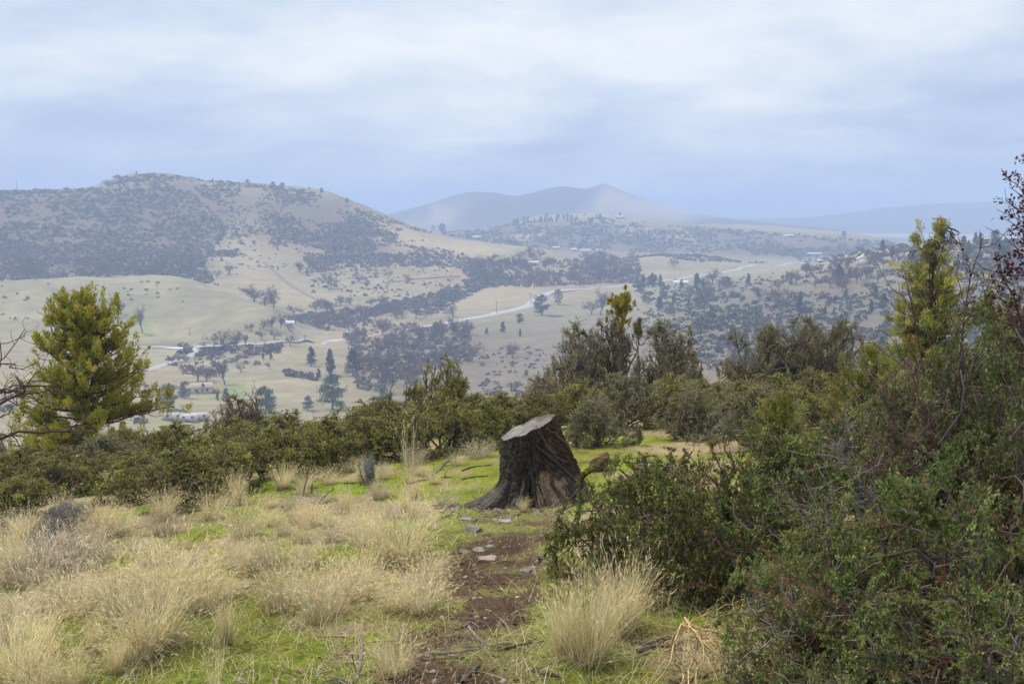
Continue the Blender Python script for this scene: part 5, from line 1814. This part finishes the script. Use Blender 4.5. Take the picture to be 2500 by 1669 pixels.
# grey dead bush, left
DEAD = shrub_meshes(680, .42, .42, 26, 170, 2600, 10, woodc=(.20, .185, .18), tipc=(.27, .25, .245), twl=(.05, .13), leafless=True, up=.4, stemr=.009, twr=.0022, low=.1)
for (x, d, H, W, lab) in [(182, 9.0, .42, .72, 'leafless silver-grey dead bush in front of the left shrubs'), (-10, 9.4, .30, .5, 'small leafless grey bush at the left edge')]:
    shrub([DEAD], 0, x, d, H, W, lab, 'dead_bush', None, href=.42, wref=.85)
# bare dark tree cut by the left edge
gb = np.random.default_rng(33)
p = near(-110, 15.0)
m = MB()
tr = np.array([[(0, 0, -.1), (.05, .05, .5), (.12, 0, 1.1), (.1, .1, 1.7)]])
b1, _, _ = grow(tr, 9, (.45, 1.0), (.9, 1.5), 8, gb, .75, .15, .07, keep=.35)
b1[:5] = b1[:5] + np.linspace(0, 1, 8)[None, :, None] * np.array([.45, 0, 0])
b2, _, _ = grow(b1, 50, (.3, 1), (.35, .75), 6, gb, .8, .15, .09)
b3, _, _ = grow(b2, 260, (.2, 1), (.12, .35), 4, gb, .9, .1, .1)
kc = (.055, .045, .048)
tubes(m, tr, np.array([[.075, .065, .055, .04]]), 7, kc)
tr_me = m.mesh('trunk', M_wood)
m = MB()
tubes(m, b1, np.linspace(.030, .011, 8)[None].repeat(9, 0), 5, kc)
tubes(m, b2, np.linspace(.012, .005, 6)[None].repeat(50, 0), 4, kc)
tubes(m, b3, np.linspace(.005, .003, 4)[None].repeat(260, 0), 3, kc)
assembled('bare_tree', [('trunk', tr_me), ('branches', m.mesh('branches', M_wood))], 'gnarled leafless dark tree reaching in from the left edge', 'tree', p)
# dead snags
for (x, d, tx, ty, lab) in [(965, 13.5, 902 * S, 888 * S, 'dead black snag twig sticking out of the hedge in the centre'), (700, 14.0, 765 * S - 30, 942 * S, 'short dead stick poking out of the hedge under the dry meadow')]:
    spray(x, d, 0, [(tx, ty, d)], (.06, .05, .05), lab, 'dead_snag', .012, 5)
spray(640, 15.5, 0, [(566 * S, 885 * S, 15.5), (580 * S, 905 * S, 15.3)], (.09, .075, .06), 'thin bare sapling leaning out of the hedge by the trailers', 'bare_sapling', .014, 16, 'tree')

# ------------------------------------------------------------------ junipers
def juniper(seed, H, profile, nlimb, cols, blade=(.05, .10), bw=(.012, .022), tufts=420, per=70, tuft_r=.11, limb_up=.35, trunk_r=.09, droop=0.0, lean=0.0, base_h=.12, tip_up=.8, inner=.4):
    g = np.random.default_rng(seed)
    m_ = MB()
    s = np.linspace(0, 1, 9)
    trk = np.stack([lean * s ** 1.5 + np.cumsum(g.normal(0, .012 * H / 4, 9)), np.cumsum(g.normal(0, .012 * H / 4, 9)), -.1 + s * H * .97], -1)[None]
    tubes(m_, trk, np.linspace(trunk_r, trunk_r * .12, 9)[None], 8, (.085, .062, .050))
    hs = base_h + (.97 - base_h) * g.uniform(0, 1, nlimb) ** .9
    a = np.arange(nlimb) * 2.39996 + g.uniform(-.4, .4, nlimb)
    rr = np.interp(hs, [q[0] for q in profile], [q[1] for q in profile]) * g.uniform(.72, 1.08, nlimb)
    p0, _ = along(trk, np.zeros(nlimb, int), hs)
    en = p0 + np.stack([np.cos(a) * rr, np.sin(a) * rr, rr * (limb_up * g.uniform(.4, 1.6, nlimb) + hs ** 1.3 * .85)], -1)
    t7 = np.linspace(0, 1, 7)
    mid = (p0 + en) / 2 + np.stack([np.zeros(nlimb), np.zeros(nlimb), -rr * .08], -1)
    L = (1 - t7)[None, :, None] ** 2 * p0[:, None] + 2 * (t7 * (1 - t7))[None, :, None] * mid[:, None] + (t7 ** 2)[None, :, None] * en[:, None]
    L = L + np.cumsum(g.normal(size=L.shape) * (t7 > 0)[None, :, None], 1) * (rr * .03)[:, None, None]
    w = rr / rr.sum()
    b2, _, _ = grow(L, nlimb * 5, (inner, 1.0), (H * .05, H * .13), 5, g, .65, .3, .07, w=w)
    tubes(m_, L, np.linspace(trunk_r * .28, trunk_r * .08, 7)[None].repeat(nlimb, 0), 5, (.085, .062, .05))
    tubes(m_, b2, np.linspace(trunk_r * .1, trunk_r * .04, 5)[None].repeat(len(b2), 0), 3, (.09, .065, .05))
    trunk = m_.mesh('trunk', M_bark)
    m_ = MB()
    nt1 = int(tufts * .62)
    i = g.integers(0, len(b2), nt1)
    c1, d1 = along(b2, i, g.uniform(.35, 1.0, nt1))
    i = g.choice(nlimb, tufts - nt1, p=w)
    c2, d2 = along(L, i, g.uniform(inner, 1.0, tufts - nt1))
    cc = np.concatenate([c1, c2])
    dd_ = np.concatenate([d1, d2])
    top = np.stack([g.normal(lean, tuft_r * .35, 10), g.normal(0, tuft_r * .35, 10), g.uniform(.9, 1.0, 10) * H], -1)
    cc = np.concatenate([cc, top])
    dd_ = np.concatenate([dd_, np.tile([[0, 0, 1.0]], (10, 1))])
    k = len(cc)
    td = norm(dd_ * .6 + np.array([0, 0, tip_up - droop]) + g.normal(size=(k, 3)) * .25)      # each tuft's own axis
    n_ = k * per
    tt = g.uniform(0, 1, (k, per, 1))
    tr_ = tuft_r * g.uniform(.7, 1.35, (k, 1, 1))
    off = norm(g.normal(size=(k, per, 3))) * g.uniform(0, 1, (k, per, 1)) ** .6
    p_ = cc[:, None] + td[:, None] * tt * tr_ * 1.9 + off * tr_ * (.62 - .42 * tt)
    d_ = norm(td[:, None] * .9 + off * .7 + g.normal(size=(k, per, 3)) * .3)
    C = pal(cols, k, g, .16)[:, None, :] * g.uniform(.78, 1.25, (k, per, 1))
    leaves(m_, p_.reshape(-1, 3), d_.reshape(-1, 3), g, blade, bw, np.clip(C.reshape(-1, 3), 0, 1), .05)
    return [('trunk', trunk), ('crown', m_.mesh('crown', M_needle))]


JC = [(.35, .335, .046), (.30, .31, .046), (.39, .36, .054), (.26, .28, .046), (.36, .31, .052)]
jp = near(205 * S, 24.0)
JUN = juniper(21, 3.95, [(0, 1.2), (.10, 1.75), (.25, 1.85), (.45, 1.5), (.65, 1.08), (.85, .55), (1, .12)], 150, JC, (.055, .11), (.017, .031), 1600, 50, .125, .05, .11, base_h=.03, inner=.06)
assembled('juniper_tree', JUN, 'bushy yellow-green juniper tree standing alone on the left', 'tree', jp, .6)

J2C = [(.42, .43, .10), (.34, .38, .10), (.48, .46, .13), (.27, .32, .09), (.36, .31, .11)]
jp = near(2256, 8.6)
JUN2 = juniper(22, 2.42, [(0, .36), (.25, .32), (.5, .26), (.68, .17), (.8, .10), (.92, .05), (1, .02)], 90, J2C, (.022, .05), (.004, .008), 700, 95, .05, .35, .05, droop=.3, lean=-.06, base_h=.06, tip_up=.5, inner=.1)
j2 = assembled('juniper_tree', JUN2, 'slender pale green juniper with ragged drooping top on the right', 'tree', jp, 1.2)
m = MB()
g = np.random.default_rng(8)
tp, _, _ = grow(np.array([[(-.06, 0, 2.1), (-.07, 0, 2.25), (-.07, 0, 2.42)]]), 12, (.2, 1), (.12, .26), 6, g, .9, .1, .06, keep=.4, curl=-.5)
t2, _, _ = grow(tp, 90, (.2, 1), (.03, .08), 4, g, .8, 0, .06, curl=-.3)
tubes(m, tp, np.linspace(.006, .003, 6)[None].repeat(12, 0), 4, (.13, .09, .05))
tubes(m, t2, np.linspace(.005, .003, 4)[None].repeat(90, 0), 3, pal([(.15, .13, .05), (.12, .08, .04)], 90, g))
link('dry_tip', m.mesh('dry_tip', M_needle), j2)['label'] = 'half-bare brownish twigs at the top'
# the thin juniper whose tip shows above the thicket
jp = near(1424 * S, 27.0)
g = np.random.default_rng(9)
JUN3 = juniper(23, 3.1, [(0, .05), (.70, .06), (.76, .15), (.88, .15), (1, .06)], 30, [(.38, .34, .05), (.33, .31, .045), (.42, .33, .055)], (.04, .08), (.014, .024), 170, 60, .052, .5, .05, base_h=.72)
assembled('juniper_tree', JUN3, 'thin juniper with a yellow-brown tuft above the dark tall thicket', 'tree', jp, 0)
jp = near(1462 * S, 26.5)
JUN4 = juniper(24, 2.3, [(0, .03), (.85, .05), (.95, .10), (1, .05)], 8, [(.22, .15, .03), (.19, .14, .03)], (.05, .10), (.016, .028), 12, 30, .045, .5, .03, base_h=.85)
assembled('juniper_tree', JUN4, 'small sparse juniper sprout right of the thin one', 'tree', jp, 0)
for (x, d, H, W, lab) in [(1792 * S, 6.9, .98, .5, 'pale yellow-green young juniper between the two right-hand bushes'), (1985 * S, 9.5, 1.25, .7, 'yellow-green juniper bush left of the slender juniper'), (2070 * S, 10.0, 1.30, .7, 'low juniper bush at the foot of the slender juniper')]:
    JJ = juniper(int(x), H, [(0, W * .6), (.4, W * .6), (.7, W * .45), (1, .08)], 34, [(.30, .30, .075), (.24, .25, .06), (.20, .22, .05)], (.022, .05), (.006, .011), 170, 70, .06, .5, .03, base_h=.1)
    assembled('juniper_shrub', JJ, lab, 'shrub', near(x, d), 0)
# blue-grey sage sprig
g = np.random.default_rng(10)
m = MB()
st, _, _ = grow(np.array([[(0, 0, 0), (0, 0, .05)]]), 14, (0, 1), (.16, .30), 5, g, .28, .7, .07)
st[..., :2] += g.normal(0, .028, (14, 1, 2))
tubes(m, st, np.linspace(.006, .002, 5)[None].repeat(14, 0), 4, (.16, .15, .14))
sm = m.mesh('stems', M_wood)
m = MB()
i = g.integers(0, 14, 2600)
p_, d_ = along(st, i, g.uniform(.0, 1, 2600))
leaves(m, p_ + g.normal(0, .010, (2600, 3)), norm(d_ * .5 + g.normal(size=(2600, 3)) * .8), g, (.015, .035), (.004, .007), pal([(.22, .25, .24), (.18, .21, .20), (.27, .29, .28)], 2600, g))
assembled('sage_sprig', [('stems', sm), ('foliage', m.mesh('foliage', M_leaf))], 'upright blue-grey sage sprig left of the stump', 'plant', at(905, 1188, 2, 40)[0], 0, 1.1)

# ------------------------------------------------------------------ dry bunchgrass
STRAW = [(.84, .72, .42), (.90, .80, .53), (.72, .58, .31), (.93, .86, .62), (.58, .45, .24)]
GREY = [(.52, .45, .34), (.62, .55, .42), (.42, .35, .26)]


def tuft_mesh(seed, n, h, foot, spread, wd=(.0016, .0034), green=.25, cols=STRAW, heads=.35, bend=(.15, 1.0)):
    g = np.random.default_rng(seed)
    m_ = MB()
    a0 = g.uniform(0, 2 * math.pi, n)
    r0 = foot * np.sqrt(g.uniform(0, 1, n))
    p_ = np.stack([np.cos(a0) * r0, np.sin(a0) * r0, np.full(n, -.01)], -1)
    az = a0 + g.normal(0, .9, n)
    lean = np.abs(g.normal(0, spread, n)) * (.3 + r0 / max(foot, 1e-6))
    ln = h * g.uniform(.55, 1.12, n) * (1 + .1 * g.normal(size=n))
    c1 = pal(cols, n, g, .28)
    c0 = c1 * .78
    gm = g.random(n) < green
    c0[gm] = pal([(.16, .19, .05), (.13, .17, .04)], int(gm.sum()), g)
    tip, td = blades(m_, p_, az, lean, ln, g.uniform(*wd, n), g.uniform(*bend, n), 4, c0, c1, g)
    # basal leaves, short, curling
    nb_ = int(n * .5)
    a1 = g.uniform(0, 2 * math.pi, nb_)
    r1_ = foot * np.sqrt(g.uniform(0, 1, nb_))
    pb = np.stack([np.cos(a1) * r1_, np.sin(a1) * r1_, np.full(nb_, -.01)], -1)
    cb_ = pal([(.26, .24, .10), (.33, .27, .14), (.17, .19, .05)], nb_, g)
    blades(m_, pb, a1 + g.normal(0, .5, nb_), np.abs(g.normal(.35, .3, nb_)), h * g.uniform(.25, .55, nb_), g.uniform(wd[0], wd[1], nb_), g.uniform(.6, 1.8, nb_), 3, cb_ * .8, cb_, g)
    # broken and matted stems round the foot
    nm = int(n * .30)
    a2 = g.uniform(0, 2 * math.pi, nm)
    r2 = foot * np.sqrt(g.uniform(0, 1.6, nm))
    pm_ = np.stack([np.cos(a2) * r2, np.sin(a2) * r2, g.uniform(0, .06, nm) * h * 2], -1)
    cm_ = pal(list(cols) + [(.30, .25, .18), (.24, .19, .13)], nm, g, .25)
    blades(m_, pm_, g.uniform(0, 2 * math.pi, nm), g.uniform(.7, 1.5, nm), h * g.uniform(.2, .6, nm), g.uniform(wd[0], wd[1], nm), g.uniform(-.4, .9, nm), 3, cm_ * .85, cm_, g)
    nh = int(n * heads)
    if nh:
        hi_ = g.choice(n, nh, replace=False)
        for rep in range(2):
            leaves(m_, tip[hi_] - td[hi_] * g.uniform(.01, .07, (nh, 1)), norm(td[hi_] + g.normal(size=(nh, 3)) * .3), g, (.025, .06), (.003, .006), pal(cols[:3], nh, g) * 1.05)
    return m_.mesh('grass_tuft', M_grass)


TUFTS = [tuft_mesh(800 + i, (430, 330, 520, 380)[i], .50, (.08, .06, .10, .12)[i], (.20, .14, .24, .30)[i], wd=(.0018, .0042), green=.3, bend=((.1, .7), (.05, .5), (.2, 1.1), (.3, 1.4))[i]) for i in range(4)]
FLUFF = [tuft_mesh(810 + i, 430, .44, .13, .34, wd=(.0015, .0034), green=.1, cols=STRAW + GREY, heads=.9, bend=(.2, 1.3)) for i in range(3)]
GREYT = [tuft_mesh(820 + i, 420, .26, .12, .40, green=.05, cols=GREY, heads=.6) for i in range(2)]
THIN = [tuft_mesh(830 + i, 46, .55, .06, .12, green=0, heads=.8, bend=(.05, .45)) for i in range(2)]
REF = {id(TUFTS): .50, id(FLUFF): .44, id(GREYT): .26, id(THIN): .55}


def tuft(models, k, x, y, hpx, label, wide=1.0, group='straw bunchgrass clumps on the slope', name='grass_tuft', p=None):
    p = at(x * S, y * S, 2.2, 40)[0] if p is None else p
    d = np.hypot(p[0], p[1])
    s = hpx * S * d / FPX / REF[id(models)]
    o = link(name, models[k % len(models)], None, p, random.uniform(0, 6.28), (s * wide, s * wide, s))
    tag(o, label, 'grass', group)
    return o


MAIN = [
    (FLUFF, 290, 1415, 180, .8, 'large straw clump left of centre, left part of the biggest cluster'),
    (FLUFF, 395, 1395, 180, .8, 'large straw clump left of centre, middle of the biggest cluster'),
    (TUFTS, 350, 1490, 180, 1.2, 'straw clump at the front of the biggest cluster'),
    (FLUFF, 465, 1400, 140, .75, 'straw clump at the right side of the biggest cluster'),
    (FLUFF, 350, 1300, 80, .8, 'straw clump at the back of the biggest cluster'),
    (TUFTS, 518, 1482, 130, .7, 'narrow upright straw tuft right of the biggest cluster'),
    (FLUFF, 645, 1400, 165, .8, 'feathery straw clump left of the path, left one'),
    (FLUFF, 745, 1420, 175, .8, 'feathery straw clump left of the path, middle one'),
    (FLUFF, 825, 1375, 130, .8, 'feathery straw clump left of the path, right one'),
    (FLUFF, 705, 1300, 80, .7, 'feathery straw clump behind the three left of the path'),
    (TUFTS, 925, 1292, 150, 1.35, 'bushy haystack-like straw tuft below and left of the stump'),
    (TUFTS, 905, 1548, 125, .95, 'small straw tuft at the bottom left of the path'),
    (TUFTS, 1350, 1530, 235, 1.05, 'big straw tuft in front of the dense green bush'),
    (TUFTS, 1290, 1510, 170, .9, 'straw tuft at the left side of the big right one'),
    (TUFTS, 1425, 1455, 190, .85, 'greyish straw tuft behind the big right one'),
    (THIN, 1520, 1460, 150, 1.0, 'sparse tall straw stems against the dark bush'),
    (THIN, 1440, 1440, 220, 1.0, 'thin straw stems with drooping tips in front of the bush'),
    (THIN, 1360, 1490, 230, 1.1, 'thin straw stems rising out of the big right tuft'),
    (TUFTS, 60, 1245, 80, 1.1, 'straw tuft at the left edge below the dead bush'),
    (TUFTS, 20, 1260, 80, 1.1, 'straw tuft cut by the left edge below the dead bush'),
    (TUFTS, 240, 1235, 85, 1.2, 'pale bright straw tuft right of the dead bush'),
    (TUFTS, 140, 1205, 70, 1.1, 'brownish straw tuft right under the dead bush'),
    (TUFTS, 375, 1195, 80, 1.0, 'straw tuft under the largest hedge shrub, left'),
    (TUFTS, 490, 1190, 85, 1.0, 'straw tuft under the largest hedge shrub, right'),
    (FLUFF, 560, 1235, 110, .8, 'straw tuft midway between hedge and feathery clumps'),
    (TUFTS, 545, 1160, 80, 1.0, 'straw tuft before the hedge, left of the tangled branch'),
    (TUFTS, 650, 1120, 60, 1.1, 'straw tuft before the hedge, above the tangled branch'),
    (TUFTS, 700, 1120, 56, 1.1, 'straw tuft before the hedge, right of the tangled branch'),
    (TUFTS, 100, 1505, 105, .85, 'straw tuft low on the left, left one'),
    (TUFTS, 215, 1500, 95, .8, 'straw tuft low on the left, right one'),
    (TUFTS, 45, 1575, 170, 1.0, 'straw tuft in the bottom left corner'),
    (TUFTS, 160, 1580, 120, .8, 'straw tuft at the bottom edge right of the corner'),
    (TUFTS, 265, 1545, 90, .8, 'straw tuft at the bottom edge below the biggest cluster'),
    (GREYT, 80, 1330, 100, 1.3, 'grey fluffy weed clump at the left edge with white seed heads'),
    (GREYT, 170, 1300, 90, 1.3, 'grey weed clump with white seed heads below the bright tuft'),
    (GREYT, 150, 1380, 85, 1.1, 'grey-brown weed clump left of the biggest cluster'),
    (GREYT, 40, 1420, 70, 1.1, 'grey-brown weed clump at the left edge above the corner tuft'),
    (THIN, 490, 1590, 140, 1.0, 'a few tall straw stems at the bottom edge in the moss'),
    (THIN, 110, 1560, 200, 1.0, 'tall straw stems left of the bottom tufts'),
    (FLUFF, 960, 1400, 110, 1.1, 'straw wisps on the left border of the path, lower'),
    (FLUFF, 985, 1330, 80, 1.1, 'straw wisps on the left border of the path, upper'),
    (THIN, 940, 1080, 130, 1.0, 'tall thin stems in front of the hedge left of the stump'),
    (GREYT, 950, 1065, 40, 1.1, 'small grey weed at the foot of the tall thin stems'),
    (GREYT, 1100, 1050, 45, 1.1, 'small grey weed left of the stump top'),
    (TUFTS, 830, 1110, 60, .8, 'small straw tuft beside the sage sprig'),
    (TUFTS, 790, 1180, 70, 1.0, 'small straw tuft below the sage sprig'),
    (FLUFF, 830, 1250, 80, 1.0, 'straw wisps behind the haystack-like tuft'),
    (GREYT, 780, 1240, 60, 1.2, 'grey weed left of the haystack-like tuft'),
    (GREYT, 600, 1300, 60, 1.2, 'grey weed between the straw clusters'),
    (THIN, 1640, 985, 45, 1.0, 'pale thin stems in front of the pale shrub on the right'),
    (TUFTS, 1200, 1175, 40, .8, 'small straw tuft at the stump base'),
    (GREYT, 1025, 1160, 35, 1.2, 'grey weed at the tip of the left stump root'),
    (TUFTS, 30, 1190, 60, 1.0, 'straw tuft at the left edge behind the first one'),
]
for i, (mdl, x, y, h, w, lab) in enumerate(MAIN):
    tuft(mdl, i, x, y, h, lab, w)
gt = np.random.default_rng(55)
FILL = [
    ([(0, 1215), (260, 1190), (620, 1150), (640, 1250), (560, 1300), (250, 1290), (0, 1300)], 14, (45, 80), 'small straw tuft in the upper left meadow', 'small straw tufts, upper left meadow'),
    ([(600, 1140), (850, 1130), (1040, 1150), (1030, 1230), (820, 1260), (620, 1260)], 30, (30, 62), 'short straw wisp between tangled branch and stump root', 'short straw wisps left of the stump root'),
    ([(0, 1300), (230, 1300), (250, 1480), (0, 1500)], 4, (70, 110), 'low straw tuft along the left edge', 'low straw tufts, left edge'),
    ([(420, 1280), (620, 1270), (620, 1420), (520, 1400)], 3, (60, 100), 'straw wisp between the two big straw clusters', 'straw wisps between the clusters'),
    ([(820, 1290), (1000, 1270), (1010, 1430), (880, 1450)], 7, (50, 90), 'straw wisp between straw clumps and path', 'straw wisps beside the path'),
    ([(640, 1080), (900, 1050), (1080, 1060), (1000, 1110), (760, 1130)], 22, (20, 44), 'tiny straw tuft on the green strip before the hedge', 'tiny straw tufts on the green strip'),
    ([(20, 1500), (330, 1500), (330, 1600), (0, 1600)], 3, (80, 130), 'loose straw tuft along the bottom left edge', 'loose straw tufts, bottom left'),
]
for poly, n, hr, lab, grp in FILL:
    q = in_poly(poly, n, gt)
    for j, (x, y) in enumerate(q[np.argsort(q[:, 0])]):
        mdl = (TUFTS, FLUFF, FLUFF, GREYT)[int(gt.integers(0, 4))]
        tuft(mdl, int(gt.integers(0, 4)), x, y, gt.uniform(*hr) * (.7 if mdl is GREYT else 1), ('grey ' if mdl is GREYT else ('feathery ' if mdl is FLUFF else 'upright ')) + lab + ', %s from the left' % nth(j + 1), gt.uniform(.8, 1.1), grp)

# white seed heads over the grey weeds
m = MB()
q = in_poly([(40, 1200), (250, 1230), (250, 1330), (60, 1360), (0, 1300)], 170, gt)
P = at(q[:, 0] * S, q[:, 1] * S, 2, 40)
P[:, 2] += gt.uniform(.12, .32, len(P))
for rep in range(3):
    leaves(m, P + gt.normal(0, .004, P.shape), norm(gt.normal(size=P.shape)), gt, (.008, .015), (.007, .012), pal([(.62, .64, .70), (.5, .5, .55)], len(P), gt), .2)
stk = np.stack([P - np.array([0, 0, .28]), P - np.array([0, 0, .1]), P], 1) + gt.normal(0, .008, (len(P), 3, 3))
tubes(m, stk, np.full((len(P), 3), .0012), 3, (.30, .26, .22))
tag(link('seed_heads', m.mesh('seed_heads', M_grass)), 'tiny white seed heads on grey stalks in the left meadow', None, None, 'stuff')

# the straw-coloured forked dead branch, bottom right
g = np.random.default_rng(12)
p = at(1650 * S, 1560 * S, 2.2, 40)[0]


def to3(x, y, d):
    az, t = ray(x * S, y * S)
    return np.array([math.tan(az) * d, d, EYE + t * d / math.cos(az)])


dd0 = p[1]
root = to3(1572, 1425, dd0 * 1.03)
stems = []
for (x, y, k) in [(1600, 1500, 1.0), (1690, 1545, .97), (1520, 1560, .96), (1640, 1580, .93), (1700, 1500, 1.02), (1560, 1590, .93)]:
    e_ = to3(x, y, dd0 * k)
    s_ = np.linspace(0, 1, 8)[:, None]
    stems.append(root * (1 - s_) + e_ * s_ + np.cumsum(g.normal(0, .012, (8, 3)), 0) + np.sin(s_ * math.pi) * np.array([0, 0, .05]))
stems = np.array(stems) - p
for f in stems:
    f[:, 2] = np.maximum(f[:, 2], gz(f[:, 0] + p[0], f[:, 1] + p[1]) - p[2] + .008)
m = MB()
tubes(m, stems, np.linspace(.0065, .003, 8)[None].repeat(len(stems), 0), 5, (.46, .36, .19))
o = link('dead_branch', None, None, p)
tag(o, 'pale straw-coloured forked dead branch at the bottom right', 'branch')
link('stem', m.mesh('stem', M_stick), o)
m = MB()
s2, _, _ = grow(stems, 40, (.2, 1), (.10, .28), 6, g, .6, .05, .08)
s3, _, _ = grow(s2, 120, (.2, 1), (.04, .14), 4, g, .7, .05, .08)
for arr in (s2, s3):
    arr[..., 2] = np.maximum(arr[..., 2], (gz((arr[..., 0] + p[0]).ravel(), (arr[..., 1] + p[1]).ravel()) - p[2]).reshape(arr.shape[:2]) + .004)
tubes(m, s2, np.linspace(.0032, .0018, 6)[None].repeat(40, 0), 4, pal([(.48, .37, .17), (.42, .30, .13)], 40, g))
tubes(m, s3, np.linspace(.0022, .0012, 4)[None].repeat(120, 0), 3, pal([(.50, .40, .20), (.44, .32, .16)], 120, g))
link('twigs', m.mesh('twigs', M_stick), o)

# ------------------------------------------------------------------ ground cover nobody could count
def scatter_near(n, g, dmax=16, dmin=3.0):
    """points on the near slope, evenly spread as the eye sees them"""
    px = g.uniform(-150, 2650, n)
    py = g.uniform(1040, 1720, n)
    P = at_near(px, py)
    return P[(P[:, 1] < dmax) & (P[:, 1] > dmin)]


def at_near(px, py):
    az, t = ray(px, py)
    d = np.full(len(az), 6.0)
    for _ in range(14):
        z = gz(np.sin(az) * d, np.cos(az) * d) - EYE
        d = np.clip(d * .5 + .5 * z / t, 1.0, 40.0)
    P = np.stack([np.sin(az) * d, np.cos(az) * d, np.zeros_like(d)], -1)
    P[:, 2] = gz(P[:, 0], P[:, 1])
    return P


def field(P, grid):
    az, d = np.arctan2(P[:, 0], P[:, 1]), np.hypot(P[:, 0], P[:, 1])
    ci = np.clip(np.searchsorted(COLS, az), 0, NC - 1)
    ri = np.clip(np.searchsorted(ROWS, d), 0, len(ROWS) - 1)
    return grid[ri, ci]


g = np.random.default_rng(66)
P = scatter_near(64000, g)
mo, pa = field(P, mm), field(P, pm[..., 0])
keep = g.random(len(P)) < np.clip(mo * 1.2 - pa * .7, 0.03, 1)
P = P[keep]
n = len(P)
m = MB()
cgn = pal([(.18, .28, .02), (.14, .24, .016), (.24, .31, .03), (.30, .30, .06)], n, g, .2)
blades(m, P - np.array([0, 0, .004]), g.uniform(0, 6.28, n), np.abs(g.normal(.3, .25, n)), g.uniform(.02, .065, n) * (.6 + .6 * field(P, k1)), g.uniform(.0022, .0045, n), g.uniform(.2, 1.2, n), 2, cgn * .8, cgn, g)
tag(link('short_grass', m.mesh('short_grass', M_grass)), 'short bright green new grass and moss between the straw', None, None, 'stuff')
P = scatter_near(40000, g)
mo, pa = field(P, mm), field(P, pm[..., 0])
P = P[g.random(len(P)) < np.clip(.62 - .12 * mo - .50 * pa, .05, 1)]
n = len(P)
m = MB()
cgn = pal(STRAW + GREY, n, g, .2)
blades(m, P, g.uniform(0, 6.28, n), g.uniform(.3, 1.45, n), g.uniform(.05, .20, n), g.uniform(.0016, .003, n), g.uniform(.1, 1.0, n), 3, cgn * .85, cgn, g)
tag(link('straw_litter', m.mesh('straw_litter', M_grass)), 'loose broken straw lying and standing all over the slope', None, None, 'stuff')
P = scatter_near(15000, g, 13)
pa = field(P, pm[..., 0])
P = P[g.random(len(P)) < .25 + .75 * pa]
n = len(P)
m = MB()
leaves(m, P + np.array([0, 0, .006]), norm(g.normal(size=(n, 3)) * np.array([1, 1, .35])), g, (.010, .035), (.005, .016), pal([(.10, .065, .04), (.18, .12, .075), (.25, .18, .12), (.07, .05, .035), (.30, .25, .18)], n, g, .25), .15)
n = 900
P = scatter_near(2200, g, 13)[:n]
n = len(P)
dr = norm(g.normal(size=(n, 3)) * np.array([1, 1, .12]))
L = g.uniform(.03, .14, (n, 1))
pth = np.stack([P - dr * L, P + g.normal(0, .006, (n, 3)), P + dr * L], 1) + np.array([0, 0, .008])
tubes(m, pth, g.uniform(.0012, .0035, (n, 1)).repeat(3, 1), 3, pal([(.09, .07, .06), (.16, .13, .12), (.06, .045, .04)], n, g))
tag(link('leaf_litter', m.mesh('leaf_litter', M_stick)), 'brown leaf crumbs and twig bits strewn over the bare path', None, None, 'stuff')
P = scatter_near(5200, g, 12)
pa = field(P, pm[..., 0])
P = P[g.random(len(P)) < .12 + .88 * pa]
n = len(P)
m = MB()
oc = np.array([(1, 0, 0), (-1, 0, 0), (0, 1, 0), (0, -1, 0), (0, 0, 1), (0, 0, -1)], float)
of = np.array([(0, 2, 4), (2, 1, 4), (1, 3, 4), (3, 0, 4), (2, 0, 5), (1, 2, 5), (3, 1, 5), (0, 3, 5)])
sz = (.004 + .022 * g.random((n, 1, 1)) ** 2.5) * np.array([1.2, 1, .55]) * g.uniform(.6, 1.3, (n, 6, 1))
m.add(P[:, None] + oc[None] * sz + g.normal(0, .002, (n, 6, 3)), tris=(of[None] + np.arange(n)[:, None, None] * 6).reshape(-1, 3), col=np.repeat(pal([(.22, .18, .16), (.14, .09, .06), (.28, .25, .24), (.10, .065, .045)], n, g), 6, 0))
tag(link('gravel', m.mesh('gravel', M_rock)), 'small crumbs of stone and earth on the bare path', None, None, 'stuff')

# a scatter of broken bark and stone chips round the stump
g = np.random.default_rng(71)
n = 420
a = g.uniform(math.radians(150), math.radians(330), n)
r = g.uniform(.45, 1.15, n)
P = np.stack([STX + np.cos(a) * r, STY + np.sin(a) * r * .8, np.zeros(n)], -1)
P[:, 2] = gz(P[:, 0], P[:, 1])
m = MB()
sz = (.008 + .032 * g.random((n, 1, 1)) ** 2) * np.array([1.3, 1, .45]) * g.uniform(.6, 1.3, (n, 6, 1))
rot = g.uniform(0, 6.28, n)
cr_, sr_ = np.cos(rot)[:, None], np.sin(rot)[:, None]
o6 = oc[None] * sz
o6 = np.stack([o6[..., 0] * cr_ - o6[..., 1] * sr_, o6[..., 0] * sr_ + o6[..., 1] * cr_, o6[..., 2]], -1)
m.add(P[:, None] + o6 + g.normal(0, .003, (n, 6, 3)), tris=(of[None] + np.arange(n)[:, None, None] * 6).reshape(-1, 3), col=np.repeat(pal([(.17, .14, .125), (.10, .07, .05), (.21, .19, .18), (.07, .05, .042)], n, g), 6, 0))
tag(link('bark_litter', m.mesh('bark_litter', M_rock)), 'crumbled bark and stone chips heaped round the foot of the stump', None, None, 'stuff')
